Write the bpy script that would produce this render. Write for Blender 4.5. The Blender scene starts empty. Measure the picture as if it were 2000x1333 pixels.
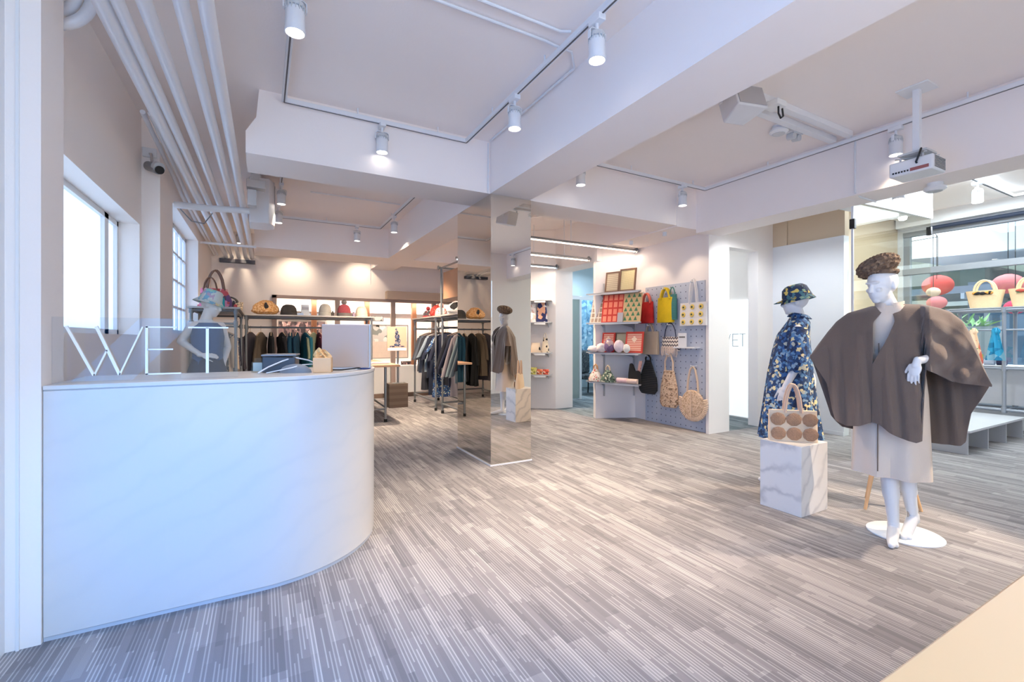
import bpy, bmesh, math, random
from mathutils import Vector, Matrix, noise as mnoise
random.seed(7)
sc = bpy.context.scene
COL = sc.collection
R = math.radians
PI = math.pi
# ------------------------------------------------------------------ camera
YAW = math.atan(488/889)
cam = bpy.data.cameras.new('camera'); cam.sensor_width = 36; cam.lens = 889/2000*36
cam.shift_y = -5.5/2000; cam.clip_start = 0.05; cam.clip_end = 200
co = bpy.data.objects.new('camera', cam); COL.objects.link(co)
co.location = (0, 0, 1.25); co.rotation_euler = (R(90), 0, -YAW); sc.camera = co
sc.view_settings.view_transform = 'Standard'; sc.view_settings.look = 'None'
sc.view_settings.gamma = 1; sc.view_settings.use_curve_mapping = False
sc.view_settings.exposure = 0.15
sc.cycles.max_bounces = 12; sc.cycles.diffuse_bounces = 9; sc.cycles.glossy_bounces = 5
sc.cycles.transparent_max_bounces = 16; sc.cycles.sample_clamp_indirect = 6
sc.cycles.caustics_reflective = False; sc.cycles.caustics_refractive = False
# ------------------------------------------------------------------ world
w = bpy.data.worlds.new('world'); sc.world = w; w.use_nodes = True
nt = w.node_tree; bg = nt.nodes['Background']
tc = nt.nodes.new('ShaderNodeTexCoord'); sp = nt.nodes.new('ShaderNodeSeparateXYZ'); cr = nt.nodes.new('ShaderNodeValToRGB')
nt.links.new(tc.outputs['Generated'], sp.inputs[0]); nt.links.new(sp.outputs['Z'], cr.inputs[0]); nt.links.new(cr.outputs[0], bg.inputs[0])
cr.color_ramp.elements[0].color = (0.80, 0.86, 0.94, 1); cr.color_ramp.elements[1].color = (0.62, 0.78, 1.0, 1)
bg.inputs[1].default_value = 2.8
# ------------------------------------------------------------------ lights
def area(name, loc, rot, sx, sy, power, col):
    l = bpy.data.lights.new(name, 'AREA'); l.shape = 'RECTANGLE'; l.size = sx; l.size_y = sy; l.energy = power; l.color = col
    o = bpy.data.objects.new(name, l); COL.objects.link(o); o.location = loc; o.rotation_euler = rot
    return o
DAY = (0.50, 0.72, 1.0)
# daylight through the shop front, left windows and street window, plus added fill panels
area('daylight_entrance', (-0.35, -1.0, 2.1), (R(46), 0, R(0)), 1.3, 1.0, 36, (0.10, 0.46, 1.0))
area('added_side_blue_light', (-0.98, 0.9, 0.95), (R(50), 0, R(-90)), 2.0, 1.2, 42, (0.04, 0.38, 1.0))  # added out of view to turn the near-left floor blue
area('daylight_entrance', (3.6, -1.3, 1.5), (R(90), 0, 0), 3.0, 2.6, 42, (1.0, 0.90, 0.82))
area('daylight_window', (-1.35, 3.9, 1.75), (R(90), 0, R(-90)), 2.3, 1.1, 10, (0.80, 0.90, 1.0))
area('daylight_window', (-1.35, 6.7, 1.95), (R(90), 0, R(-90)), 2.2, 1.5, 18, (0.55, 0.76, 1.0))
area('daylight_sky', (12.0, 1.6, 7.5), (R(40), 0, R(90)), 9, 6, 1800, (0.90, 0.95, 1.0))
area('corridor_fill', (5.85, 5.9, 2.9), (0, 0, 0), 0.6, 1.2, 25, (0.80, 0.90, 1.0))  # fill panel facing down below the ceiling, no window here
area('fitting_room_fill', (6.3, 8.0, 2.9), (0, 0, 0), 1.4, 1.4, 70, (0.62, 0.82, 1.0))  # overhead fill panel that brightens this room, not daylight from a window
area('added_side_room_fill', (7.6, 1.6, 3.12), (0, 0, 0), 2.0, 2.6, 110, (0.80, 0.93, 1.0))  # added fill at ceiling height, no such fixture in this room
# ------------------------------------------------------------------ materials
def lin(c):
    return tuple(((x/255)/12.92 if x/255 <= 0.04045 else ((x/255+0.055)/1.055)**2.4) for x in c) + (1,)
def base(name):
    m = bpy.data.materials.new(name); m.use_nodes = True
    return m, m.node_tree, m.node_tree.nodes['Principled BSDF']
def N(nt, t, **k):
    n = nt.nodes.new(t)
    for a, b in k.items(): setattr(n, a, b)
    return n
def coords(nt, scale=(1, 1, 1), rot=(0, 0, 0)):
    t = N(nt, 'ShaderNodeTexCoord'); m = N(nt, 'ShaderNodeMapping')
    m.inputs['Scale'].default_value = scale; m.inputs['Rotation'].default_value = rot
    nt.links.new(t.outputs['Object'], m.inputs[0]); return m.outputs[0]
def mat(name, c, rough=0.6, metal=0, var=0.06, scale=8, bump=0, bscale=60, spec=0.5, alpha=1, trans=0, sheen=0):
    """plain colour with a soft procedural variation and optional bump"""
    m, nt, b = base(name)
    v = coords(nt); n = N(nt, 'ShaderNodeTexNoise'); n.inputs['Scale'].default_value = scale; n.inputs['Detail'].default_value = 4
    nt.links.new(v, n.inputs['Vector'])
    r = N(nt, 'ShaderNodeMix', data_type='RGBA'); c = lin(c)
    r.inputs[6].default_value = tuple(x*(1-var) for x in c[:3])+(1,); r.inputs[7].default_value = tuple(min(1, x*(1+var)) for x in c[:3])+(1,)
    nt.links.new(n.outputs[0], r.inputs[0]); nt.links.new(r.outputs[2], b.inputs['Base Color'])
    b.inputs['Roughness'].default_value = rough; b.inputs['Metallic'].default_value = metal
    b.inputs['Specular IOR Level'].default_value = spec
    if alpha < 1: b.inputs['Alpha'].default_value = alpha
    if trans: b.inputs['Transmission Weight'].default_value = trans
    if sheen: b.inputs['Sheen Weight'].default_value = sheen
    if bump:
        n2 = N(nt, 'ShaderNodeTexNoise'); n2.inputs['Scale'].default_value = bscale; nt.links.new(v, n2.inputs['Vector'])
        bp = N(nt, 'ShaderNodeBump'); bp.inputs['Strength'].default_value = bump; bp.inputs['Distance'].default_value = 0.01
        nt.links.new(n2.outputs[0], bp.inputs['Height']); nt.links.new(bp.outputs[0], b.inputs['Normal'])
    return m
def blotch(name, cols, scale=20, rough=0.8, stretch=(1, 1, 1), feature='F1', warp=0.0, bump=0.0):
    """random patches of several colours (prints, camouflage, knits)"""
    m, nt, b = base(name)
    v = coords(nt, stretch)
    if warp:
        n = N(nt, 'ShaderNodeTexNoise'); n.inputs['Scale'].default_value = scale*0.9; nt.links.new(v, n.inputs['Vector'])
        a = N(nt, 'ShaderNodeVectorMath', operation='MULTIPLY_ADD'); a.inputs[1].default_value = (warp,)*3
        nt.links.new(n.outputs[1], a.inputs[0]); nt.links.new(v, a.inputs[2]); v = a.outputs[0]
    vo = N(nt, 'ShaderNodeTexVoronoi'); vo.inputs['Scale'].default_value = scale; nt.links.new(v, vo.inputs['Vector'])
    s = N(nt, 'ShaderNodeSeparateColor'); nt.links.new(vo.outputs['Color'], s.inputs[0])
    r = N(nt, 'ShaderNodeValToRGB'); r.color_ramp.interpolation = 'CONSTANT'
    tot = sum(x[1] for x in cols); p = 0
    for i, (c, wt) in enumerate(cols):
        e = r.color_ramp.elements[i] if i < 2 else r.color_ramp.elements.new(min(p, 0.999))
        e.position = p; e.color = lin(c); p += wt/tot
    nt.links.new(s.outputs[0], r.inputs[0]); nt.links.new(r.outputs[0], b.inputs['Base Color'])
    b.inputs['Roughness'].default_value = rough
    if bump:
        bp = N(nt, 'ShaderNodeBump'); bp.inputs['Strength'].default_value = bump; bp.inputs['Distance'].default_value = 0.01
        nt.links.new(vo.outputs['Distance'], bp.inputs['Height']); nt.links.new(bp.outputs[0], b.inputs['Normal'])
    return m
def stripes(name, c1, c2, scale=20, axis='Z', rough=0.8, width=0.5, zig=0.0, bump=0.0):
    """parallel bands along one object axis, optional zigzag"""
    m, nt, b = base(name)
    v = coords(nt); s = N(nt, 'ShaderNodeSeparateXYZ'); nt.links.new(v, s.inputs[0])
    a = N(nt, 'ShaderNodeMath', operation='MULTIPLY'); a.inputs[1].default_value = scale; nt.links.new(s.outputs[axis], a.inputs[0])
    out = a.outputs[0]
    if zig:
        z = N(nt, 'ShaderNodeMath', operation='PINGPONG'); z.inputs[1].default_value = zig; nt.links.new(s.outputs['Y' if axis != 'Y' else 'X'], z.inputs[0])
        z2 = N(nt, 'ShaderNodeMath', operation='MULTIPLY_ADD'); z2.inputs[1].default_value = scale; nt.links.new(z.outputs[0], z2.inputs[0]); nt.links.new(out, z2.inputs[2]); out = z2.outputs[0]
    f = N(nt, 'ShaderNodeMath', operation='FRACT'); nt.links.new(out, f.inputs[0])
    g = N(nt, 'ShaderNodeMath', operation='GREATER_THAN'); g.inputs[1].default_value = width; nt.links.new(f.outputs[0], g.inputs[0])
    r = N(nt, 'ShaderNodeMix', data_type='RGBA'); r.inputs[6].default_value = lin(c1); r.inputs[7].default_value = lin(c2)
    nt.links.new(g.outputs[0], r.inputs[0]); nt.links.new(r.outputs[2], b.inputs['Base Color']); b.inputs['Roughness'].default_value = rough
    if bump:
        pp = N(nt, 'ShaderNodeMath', operation='PINGPONG'); pp.inputs[1].default_value = 0.5; nt.links.new(out, pp.inputs[0])
        bp = N(nt, 'ShaderNodeBump'); bp.inputs['Strength'].default_value = bump; bp.inputs['Distance'].default_value = 0.01
        nt.links.new(pp.outputs[0], bp.inputs['Height']); nt.links.new(bp.outputs[0], b.inputs['Normal'])
    return m
def glow(name, c, s):
    m, nt, b = base(name); b.inputs['Base Color'].default_value = lin(c); b.inputs['Emission Color'].default_value = lin(c); b.inputs['Emission Strength'].default_value = s
    return m
def thin_glass(name, tint=(235, 245, 245), refl=0.05, edge=0.5):
    m = bpy.data.materials.new(name); m.use_nodes = True; nt = m.node_tree; nt.nodes.clear()
    o = N(nt, 'ShaderNodeOutputMaterial'); t = N(nt, 'ShaderNodeBsdfTransparent'); g = N(nt, 'ShaderNodeBsdfGlossy'); x = N(nt, 'ShaderNodeMixShader'); fr = N(nt, 'ShaderNodeLayerWeight')
    t.inputs[0].default_value = lin(tint); g.inputs['Roughness'].default_value = 0.01
    pw = N(nt, 'ShaderNodeMath', operation='POWER'); pw.inputs[1].default_value = 5; fr.inputs[0].default_value = 0.5
    mm = N(nt, 'ShaderNodeMath', operation='MULTIPLY_ADD'); mm.inputs[1].default_value = edge; mm.inputs[2].default_value = refl; mm.use_clamp = True
    nt.links.new(fr.outputs['Facing'], pw.inputs[0]); nt.links.new(pw.outputs[0], mm.inputs[0])
    nt.links.new(mm.outputs[0], x.inputs[0]); nt.links.new(t.outputs[0], x.inputs[1]); nt.links.new(g.outputs[0], x.inputs[2]); nt.links.new(x.outputs[0], o.inputs[0])
    return m
def marble(name, c, vein, scale=1.3, rough=0.22, amt=0.5, rot=0.5):
    m, nt, b = base(name)
    v = coords(nt, (1, 1, 1), (0.3, rot, 0.2)); n = N(nt, 'ShaderNodeTexNoise'); n.inputs['Scale'].default_value = scale; n.inputs['Detail'].default_value = 6
    nt.links.new(v, n.inputs['Vector'])
    wv = N(nt, 'ShaderNodeTexWave', bands_direction='Z'); wv.inputs['Scale'].default_value = scale*1.1; wv.inputs['Distortion'].default_value = 7; wv.inputs['Detail'].default_value = 4; wv.inputs['Detail Scale'].default_value = 1.4
    nt.links.new(v, wv.inputs['Vector'])
    pw = N(nt, 'ShaderNodeMath', operation='POWER'); pw.inputs[1].default_value = 5; nt.links.new(wv.outputs['Fac'], pw.inputs[0])
    ml = N(nt, 'ShaderNodeMath', operation='MULTIPLY'); nt.links.new(pw.outputs[0], ml.inputs[0]); nt.links.new(n.outputs[0], ml.inputs[1])
    m2 = N(nt, 'ShaderNodeMath', operation='MULTIPLY'); m2.inputs[1].default_value = amt*2; m2.use_clamp = True; nt.links.new(ml.outputs[0], m2.inputs[0])
    r = N(nt, 'ShaderNodeMix', data_type='RGBA'); r.inputs[6].default_value = lin(c); r.inputs[7].default_value = lin(vein)
    nt.links.new(m2.outputs[0], r.inputs[0]); nt.links.new(r.outputs[2], b.inputs['Base Color']); b.inputs['Roughness'].default_value = rough
    return m
def carpet(name, dark, mid, light):
    m, nt, b = base(name)
    t = N(nt, 'ShaderNodeTexCoord'); s = N(nt, 'ShaderNodeSeparateXYZ'); nt.links.new(t.outputs['Object'], s.inputs[0])
    def M(op, a, bb=None, c=None):
        n = N(nt, 'ShaderNodeMath', operation=op)
        for i, x in enumerate((a, bb, c)):
            if x is None: continue
            if isinstance(x, (int, float)): n.inputs[i].default_value = x
            else: nt.links.new(x, n.inputs[i])
        return n.outputs[0]
    def layer(wx, ly, seed):
        ix = M('FLOOR', M('DIVIDE', s.outputs['X'], wx))
        wn = N(nt, 'ShaderNodeTexWhiteNoise', noise_dimensions='1D'); nt.links.new(M('ADD', ix, seed), wn.inputs['W'])
        iy = M('FLOOR', M('ADD', M('DIVIDE', s.outputs['Y'], ly), M('MULTIPLY', wn.outputs[0], 7.0)))
        cx = N(nt, 'ShaderNodeCombineXYZ'); nt.links.new(ix, cx.inputs[0]); nt.links.new(iy, cx.inputs[1]); cx.inputs[2].default_value = seed
        w2 = N(nt, 'ShaderNodeTexWhiteNoise', noise_dimensions='3D'); nt.links.new(cx.outputs[0], w2.inputs['Vector'])
        return w2.outputs['Value']
    # thin pale yarn lines, 14 mm apart, broken into lengths; blocks of slightly different grey below them
    ln = M('GREATER_THAN', M('FRACT', M('DIVIDE', s.outputs['X'], 0.014)), 0.62)
    a = M('MULTIPLY', ln, M('GREATER_THAN', layer(0.014, 0.27, 3.0), 0.30)); c = layer(0.084, 0.30, 11.0); e = layer(0.028, 0.42, 23.0)
    f = M('ADD', M('ADD', M('MULTIPLY', a, 0.34), M('MULTIPLY', c, 0.30)), M('MULTIPLY', e, 0.26))
    r = N(nt, 'ShaderNodeValToRGB'); el = r.color_ramp.elements
    el[0].position = 0.05; el[0].color = lin(dark); el[1].position = 0.42; el[1].color = lin(mid); q = el.new(0.82); q.color = lin(light)
    nt.links.new(f, r.inputs[0]); nt.links.new(r.outputs[0], b.inputs['Base Color'])
    b.inputs['Roughness'].default_value = 0.95; b.inputs['Specular IOR Level'].default_value = 0.15
    n2 = N(nt, 'ShaderNodeTexNoise'); n2.inputs['Scale'].default_value = 260; nt.links.new(t.outputs['Object'], n2.inputs['Vector'])
    bp = N(nt, 'ShaderNodeBump'); bp.inputs['Strength'].default_value = 0.35; bp.inputs['Distance'].default_value = 0.006
    nt.links.new(M('ADD', a, n2.outputs[0]), bp.inputs['Height']); nt.links.new(bp.outputs[0], b.inputs['Normal'])
    return m
def brickish(name, c1, c2, mortar, scale, wd=0.5, ht=0.25, rot=(R(90), 0, 0), msz=0.04):
    m, nt, b = base(name)
    v = coords(nt, (1, 1, 1), rot); k = N(nt, 'ShaderNodeTexBrick'); k.inputs['Scale'].default_value = scale
    k.inputs['Color1'].default_value = lin(c1); k.inputs['Color2'].default_value = lin(c2); k.inputs['Mortar'].default_value = lin(mortar)
    k.inputs['Brick Width'].default_value = wd; k.inputs['Row Height'].default_value = ht; k.inputs['Mortar Size'].default_value = msz; k.offset = 0
    nt.links.new(v, k.inputs['Vector']); nt.links.new(k.outputs[0], b.inputs['Base Color']); b.inputs['Roughness'].default_value = 0.8
    return m
WALL = mat('painted_wall', (243, 236, 231), 0.75, var=0.015, scale=1.5, bump=0.05, bscale=90)
CEIL = mat('painted_ceiling', (244, 236, 232), 0.8, var=0.015, scale=1.5, bump=0.05, bscale=70)
TAN = mat('tan_wall', (205, 186, 160), 0.7, var=0.02, scale=1.2)
WHITE = mat('white_gloss_paint', (228, 230, 232), 0.35, var=0.01)
PIPEW = mat('white_pipe_paint', (226, 228, 232), 0.3, var=0.015)
FRAMEG = mat('rose_grey_frame', (158, 140, 134), 0.5, var=0.03)
TIMBER = mat('brown_timber', (140, 92, 62), 0.55, var=0.18, scale=14)
MIRROR = mat('mirror_glass', (238, 232, 222), 0.0, metal=1, var=0)
CARPET = carpet('striped_carpet', (118, 115, 117), (143, 139, 140), (188, 183, 181))
CARPET2 = carpet('side_room_carpet', (84, 92, 98), (120, 128, 132), (160, 166, 168))
COUNTER = marble('counter_marble', (212, 210, 208), (197, 199, 202), 1.9, 0.22, 0.18)
PLINTH = marble('plinth_marble', (224, 220, 216), (170, 168, 170), 2.6, 0.3, 0.55, 0.9)
GLASS = thin_glass('clear_glass', (242, 248, 248), 0.06)
GLASSB = thin_glass('counter_screen_glass', (249, 251, 253), 0.018, 0.22)
GLASST = thin_glass('tinted_partition_glass', (248, 247, 240), 0.06)
STEEL = mat('galvanised_pipe', (150, 153, 156), 0.35, metal=0.85, var=0.08, scale=40)
GREYP = mat('grey_painted_pipe', (118, 122, 126), 0.4, metal=0.3, var=0.06)
CHROME = mat('chrome', (210, 210, 212), 0.12, metal=1, var=0.02)
SHELFG = mat('grey_shelf_board', (150, 150, 152), 0.45, var=0.04)
PEG = mat('blue_grey_pegboard', (188, 195, 208), 0.6, var=0.01)
BLACK = mat('black_plastic', (24, 24, 26), 0.45, var=0.05)
RUBBER = mat('black_rubber', (20, 20, 20), 0.8)
MANN = mat('mannequin_white', (226, 224, 222), 0.45, var=0.01)
WOODP = mat('pale_wood', (226, 180, 130), 0.45, var=0.08, scale=10)
WOODT = mat('table_wood', (190, 150, 118), 0.5, var=0.1, scale=12)
PEACH = mat('peach_laminate_top', (250, 202, 148), 0.4, var=0.02, scale=3)
BULB = glow('lamp_lens', (255, 246, 232), 12)
LEDW = glow('led_strip_warm', (255, 226, 200), 9)
LEDC = glow('led_strip_cool', (235, 246, 255), 4)
# ------------------------------------------------------------------ mesh helpers
class MB:
    def __init__(s): s.v = []; s.f = []
    def add(s, vs, fs):
        o = len(s.v); s.v += [tuple(p) for p in vs]; s.f += [tuple(i+o for i in f) for f in fs]; return s
    def bx(s, x0, x1, y0, y1, z0, z1):
        return s.add([(x0,y0,z0),(x1,y0,z0),(x1,y1,z0),(x0,y1,z0),(x0,y0,z1),(x1,y0,z1),(x1,y1,z1),(x0,y1,z1)],
                     [(0,3,2,1),(4,5,6,7),(0,1,5,4),(1,2,6,5),(2,3,7,6),(3,0,4,7)])
    def box(s, c, d, rot=None):
        h = [x/2 for x in d]; P = []
        for z in (-1, 1):
            for x, y in ((-1,-1),(1,-1),(1,1),(-1,1)):
                p = Vector((x*h[0], y*h[1], z*h[2]))
                if rot is not None: p = rot @ p
                P.append(p+Vector(c))
        return s.add(P, [(0,3,2,1),(4,5,6,7),(0,1,5,4),(1,2,6,5),(2,3,7,6),(3,0,4,7)])
    def loft(s, rings, caps=True, closed=True):
        n = len(rings[0]); o = len(s.v); m = len(rings)
        for r in rings: s.v += [tuple(p) for p in r]
        for i in range(m-1):
            for j in range(n if closed else n-1):
                k = (j+1) % n
                s.f.append((o+i*n+j, o+i*n+k, o+(i+1)*n+k, o+(i+1)*n+j))
        if caps and closed:
            s.f.append(tuple(o+j for j in reversed(range(n)))); s.f.append(tuple(o+(m-1)*n+j for j in range(n)))
        return s
    def cyl(s, p, q, r, r2=None, n=14):
        p, q = Vector(p), Vector(q); d = (q-p).normalized(); a = d.orthogonal().normalized(); b = d.cross(a)
        r2 = r if r2 is None else r2
        return s.loft([[c+a*rr*math.cos(2*PI*i/n)+b*rr*math.sin(2*PI*i/n) for i in range(n)] for c, rr in ((p, r), (q, r2))])
    def tube(s, pts, r, n=10, closed=False):
        P = [Vector(p) for p in pts]; rr = r if isinstance(r, (list, tuple)) else [r]*len(P); rings = []; a = None
        for i, c in enumerate(P):
            if closed: d = P[(i+1) % len(P)]-P[i-1]
            else: d = P[min(i+1, len(P)-1)]-P[max(i-1, 0)]
            d.normalize()
            a = d.orthogonal().normalized() if a is None else (a-d*a.dot(d)).normalized()
            b = d.cross(a); rings.append([c+(a*math.cos(2*PI*k/n)+b*math.sin(2*PI*k/n))*rr[i] for k in range(n)])
        if closed: rings.append(rings[0])
        return s.loft(rings, caps=not closed)
    def strap(s, pts, wdir, wd, th):
        """flat band through pts; wdir = direction of its width"""
        wdir = Vector(wdir).normalized(); rings = []; P = [Vector(p) for p in pts]
        for i, c in enumerate(P):
            d = (P[min(i+1, len(P)-1)]-P[max(i-1, 0)]).normalized(); nn = d.cross(wdir).normalized()
            rings.append([c+wdir*wd/2+nn*th/2, c-wdir*wd/2+nn*th/2, c-wdir*wd/2-nn*th/2, c+wdir*wd/2-nn*th/2])
        return s.loft(rings)
    def lathe(s, prof, c=(0,0,0), n=24, ax='Z', sx=1, sy=1):
        rings = []
        for r, z in prof:
            r = max(r, 1e-4); g = []
            for i in range(n):
                a = 2*PI*i/n; x, y = r*math.cos(a)*sx, r*math.sin(a)*sy
                p = {'Z': (x, y, z), 'X': (z, x, y), 'Y': (y, z, x)}[ax]
                g.append((p[0]+c[0], p[1]+c[1], p[2]+c[2]))
            rings.append(g)
        return s.loft(rings)
    def ell(s, c, r, n=16, m=10, rot=None):
        rings = []
        for i in range(m+1):
            t = -PI/2+PI*i/m; g = []
            for j in range(n):
                a = 2*PI*j/n; p = Vector((r[0]*max(math.cos(t), 1e-3)*math.cos(a), r[1]*max(math.cos(t), 1e-3)*math.sin(a), r[2]*math.sin(t)))
                if rot is not None: p = rot @ p
                g.append(p+Vector(c))
            rings.append(g)
        return s.loft(rings)
    def prism(s, poly, h0, h1, ax='Z'):
        def q(a, b, h): return {'Z': (a, b, h), 'Y': (a, h, b), 'X': (h, a, b)}[ax]
        n = len(poly)
        return s.add([q(a, b, h0) for a, b in poly]+[q(a, b, h1) for a, b in poly],
                     [tuple(reversed(range(n))), tuple(range(n, 2*n))]+[(i, (i+1) % n, n+(i+1) % n, n+i) for i in range(n)])
    def grid(s, fn, nu, nv, th=0.0):
        P = [[Vector(fn(i/nu, j/nv)) for j in range(nv+1)] for i in range(nu+1)]
        o = len(s.v)
        if not th:
            for row in P: s.v += [tuple(p) for p in row]
            W = nv+1
            s.f += [(o+i*W+j, o+(i+1)*W+j, o+(i+1)*W+j+1, o+i*W+j+1) for i in range(nu) for j in range(nv)]
            return s
        Q = []
        for i in range(nu+1):
            row = []
            for j in range(nv+1):
                du = P[min(i+1, nu)][j]-P[max(i-1, 0)][j]; dv = P[i][min(j+1, nv)]-P[i][max(j-1, 0)]
                nn = du.cross(dv); nn = nn.normalized() if nn.length > 1e-9 else Vector((0, 1, 0)); row.append(nn*th/2)
            Q.append(row)
        W = nv+1; K = (nu+1)*W
        s.v += [tuple(P[i][j]+Q[i][j]) for i in range(nu+1) for j in range(W)]+[tuple(P[i][j]-Q[i][j]) for i in range(nu+1) for j in range(W)]
        for i in range(nu):
            for j in range(nv):
                a, b, c, d = i*W+j, (i+1)*W+j, (i+1)*W+j+1, i*W+j+1
                s.f += [(o+a, o+b, o+c, o+d), (o+K+d, o+K+c, o+K+b, o+K+a)]
        for j in range(nv):
            s.f += [(o+j, o+j+1, o+K+j+1, o+K+j), (o+nu*W+j+1, o+nu*W+j, o+K+nu*W+j, o+K+nu*W+j+1)]
        for i in range(nu):
            s.f += [(o+(i+1)*W, o+i*W, o+K+i*W, o+K+(i+1)*W), (o+i*W+nv, o+(i+1)*W+nv, o+K+(i+1)*W+nv, o+K+i*W+nv)]
        return s
    def build(s, name, m, parent=None, smooth=True, bevel=0, kind=None, label=None, loc=None, rotz=0):
        me = bpy.data.meshes.new(name); me.from_pydata(s.v, [], s.f)
        b = bmesh.new(); b.from_mesh(me); bmesh.ops.recalc_face_normals(b, faces=b.faces); b.to_mesh(me); b.free()
        me.materials.append(m); o = bpy.data.objects.new(name, me); COL.objects.link(o)
        if smooth:
            me.polygons.foreach_set('use_smooth', [True]*len(me.polygons)); me.set_sharp_from_angle(angle=R(38))
        if bevel:
            md = o.modifiers.new('bevel', 'BEVEL'); md.width = bevel; md.segments = 2; md.limit_method = 'ANGLE'
        if parent is not None: o.parent = parent
        if loc is not None: o.location = loc; o.rotation_euler = (0, 0, rotz)
        if kind: o['kind'] = kind
        if label: o['label'] = label
        return o
def thing(name, label, cat, loc=(0, 0, 0), rotz=0, group=None):
    o = bpy.data.objects.new(name, None); o.empty_display_size = 0.05; COL.objects.link(o)
    o.location = loc; o.rotation_euler = (0, 0, rotz); o['label'] = label; o['category'] = cat
    if group: o['group'] = group
    return o
def tag(o, label, cat, group=None):
    o['label'] = label; o['category'] = cat
    if group: o['group'] = group
    return o
def struct(name, mb, m, parent=None, label=None, smooth=False, bevel=0):
    o = mb.build(name, m, parent, smooth=smooth, bevel=bevel)
    if parent is None: o['kind'] = 'structure'
    if label: o['label'] = label
    return o
def dup(root, loc, rotz=None, label=None, group=None):
    def cp(o, par):
        c = o.copy(); COL.objects.link(c)
        if par is not None: c.parent = par; c.matrix_parent_inverse = o.matrix_parent_inverse.copy()
        for ch in kids.get(o, ()): cp(ch, c)
        return c
    kids = {}
    for o in bpy.data.objects:
        if o.parent is not None: kids.setdefault(o.parent, []).append(o)
    r = cp(root, None); r.location = loc
    if rotz is not None: r.rotation_euler = (0, 0, rotz)
    if label: r['label'] = label
    if group: r['group'] = group
    return r
def ring(cx, cy, z, rx, ry, n=24, p=2.0, fold=0, k=5, ph=0):
    g = []
    for i in range(n):
        a = 2*PI*i/n; c, s_ = math.cos(a), math.sin(a)
        q = 1+fold*math.sin(k*a+ph)
        g.append((cx+rx*q*math.copysign(abs(c)**(2/p), c), cy+ry*q*math.copysign(abs(s_)**(2/p), s_), z))
    return g
def lerp(a, b, t): return a+(b-a)*t
def pl(x, pts):
    """piecewise linear lookup"""
    if x <= pts[0][0]: return pts[0][1]
    for (a, b), (c, d) in zip(pts, pts[1:]):
        if x <= c: return b+(d-b)*(x-a)/(c-a)
    return pts[-1][1]
# ------------------------------------------------------------------ the room
CZ = 3.17      # ceiling height
def run(mb, ax, a0, a1, t0, t1, z0, z1, ops=()):
    """wall running along ax from a0 to a1, thickness t0..t1, with openings (b0, b1, zb, zt)"""
    def B(u0, u1, za, zb):
        if u1-u0 > 1e-4 and zb-za > 1e-4:
            (mb.bx(u0, u1, t0, t1, za, zb) if ax == 'X' else mb.bx(t0, t1, u0, u1, za, zb))
    p = a0
    for b0, b1, zb, zt in sorted(ops):
        B(p, b0, z0, z1); B(b0, b1, z0, zb); B(b0, b1, zt, z1); p = b1
    B(p, a1, z0, z1); return mb
struct('floor', MB().prism([(-1.6, -1.6), (9.3, -1.6), (9.3, 3.97), (5.5, 3.97), (5.5, 5.585), (4.55, 5.585), (4.55, 10.6), (-1.6, 10.6)], -0.1, 0), CARPET)
struct('floor', MB().prism([(9.3, 3.97), (9.3, 10.6), (4.55, 10.6), (4.55, 5.585), (5.5, 5.585), (5.5, 3.97)], -0.1, 0), CARPET2)
struct('ceiling', MB().bx(-1.6, 9.3, -1.6, 10.6, CZ, CZ+0.15), CEIL)
# beams: long beam over the mirrored column, cross beams, side beam, rear soffit
struct('trim_1', MB().bx(1.955, 2.405, -1.2, 9.6, 2.665, CZ), CEIL, smooth=False)
struct('trim_2', MB().prism([(-0.11, 2.665), (1.955, 2.665), (1.955, CZ), (-0.02, CZ), (-0.04, 2.95), (-0.11, 2.83)], 4.01, 4.48, 'Y'), CEIL)
struct('trim_3', MB().bx(-0.11, 1.955, 8.1, 8.9, 2.665, CZ), CEIL)
struct('trim_4', MB().bx(2.405, 4.9, 4.01, 4.45, 2.665, CZ), CEIL)
struct('trim_5', MB().bx(4.9, 5.3, -1.2, 4.0, 2.6, CZ), CEIL)
struct('trim_6', MB().bx(4.55, 5.3, 4.0, 5.55, 2.65, CZ), CEIL)
struct('trim_7', MB().bx(2.405, 4.6, 8.1, 8.9, 2.665, CZ), CEIL)
# left wall with its two windows and the pilasters between them
wl = MB(); run(wl, 'Y', 2.79, 5.02, -1.27, -0.92, 0, CZ, [(2.86, 4.95, 1.28, 2.225)])
wl.bx(-1.27, -0.79, 2.55, 2.79, 0, CZ)
run(wl, 'Y', 5.02, 9.6, -1.14, -0.79, 0, CZ, [(5.66, 7.74, 1.30, 2.62)])
run(wl, 'Y', -1.6, 2.55, -1.27, -0.92, 0, CZ, [(-0.2, 2.0, 0.1, 1.5)])  # the low opening is for the added side window
struct('wall_left', wl, WALL)
def sash(name, x, y0, y1, z0, z1, vert, horiz, fr, mb_, glassm, depth=0.05):
    f = MB()
    f.bx(x-depth, x, y0, y0+fr, z0, z1).bx(x-depth, x, y1-fr, y1, z0, z1).bx(x-depth, x, y0, y1, z0, z0+fr).bx(x-depth, x, y0, y1, z1-fr, z1)
    for y, wd in vert: f.bx(x-depth, x, y-wd/2, y+wd/2, z0, z1)
    for z, wd in horiz: f.bx(x-depth+0.005, x-0.005, y0, y1, z-wd/2, z+wd/2)
    o = struct(name, f, mb_)
    MB().bx(x-depth*0.6, x-depth*0.5, y0+0.01, y1-0.01, z0+0.01, z1-0.01).build('window_pane', glassm, o, smooth=False)
    return o
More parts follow.
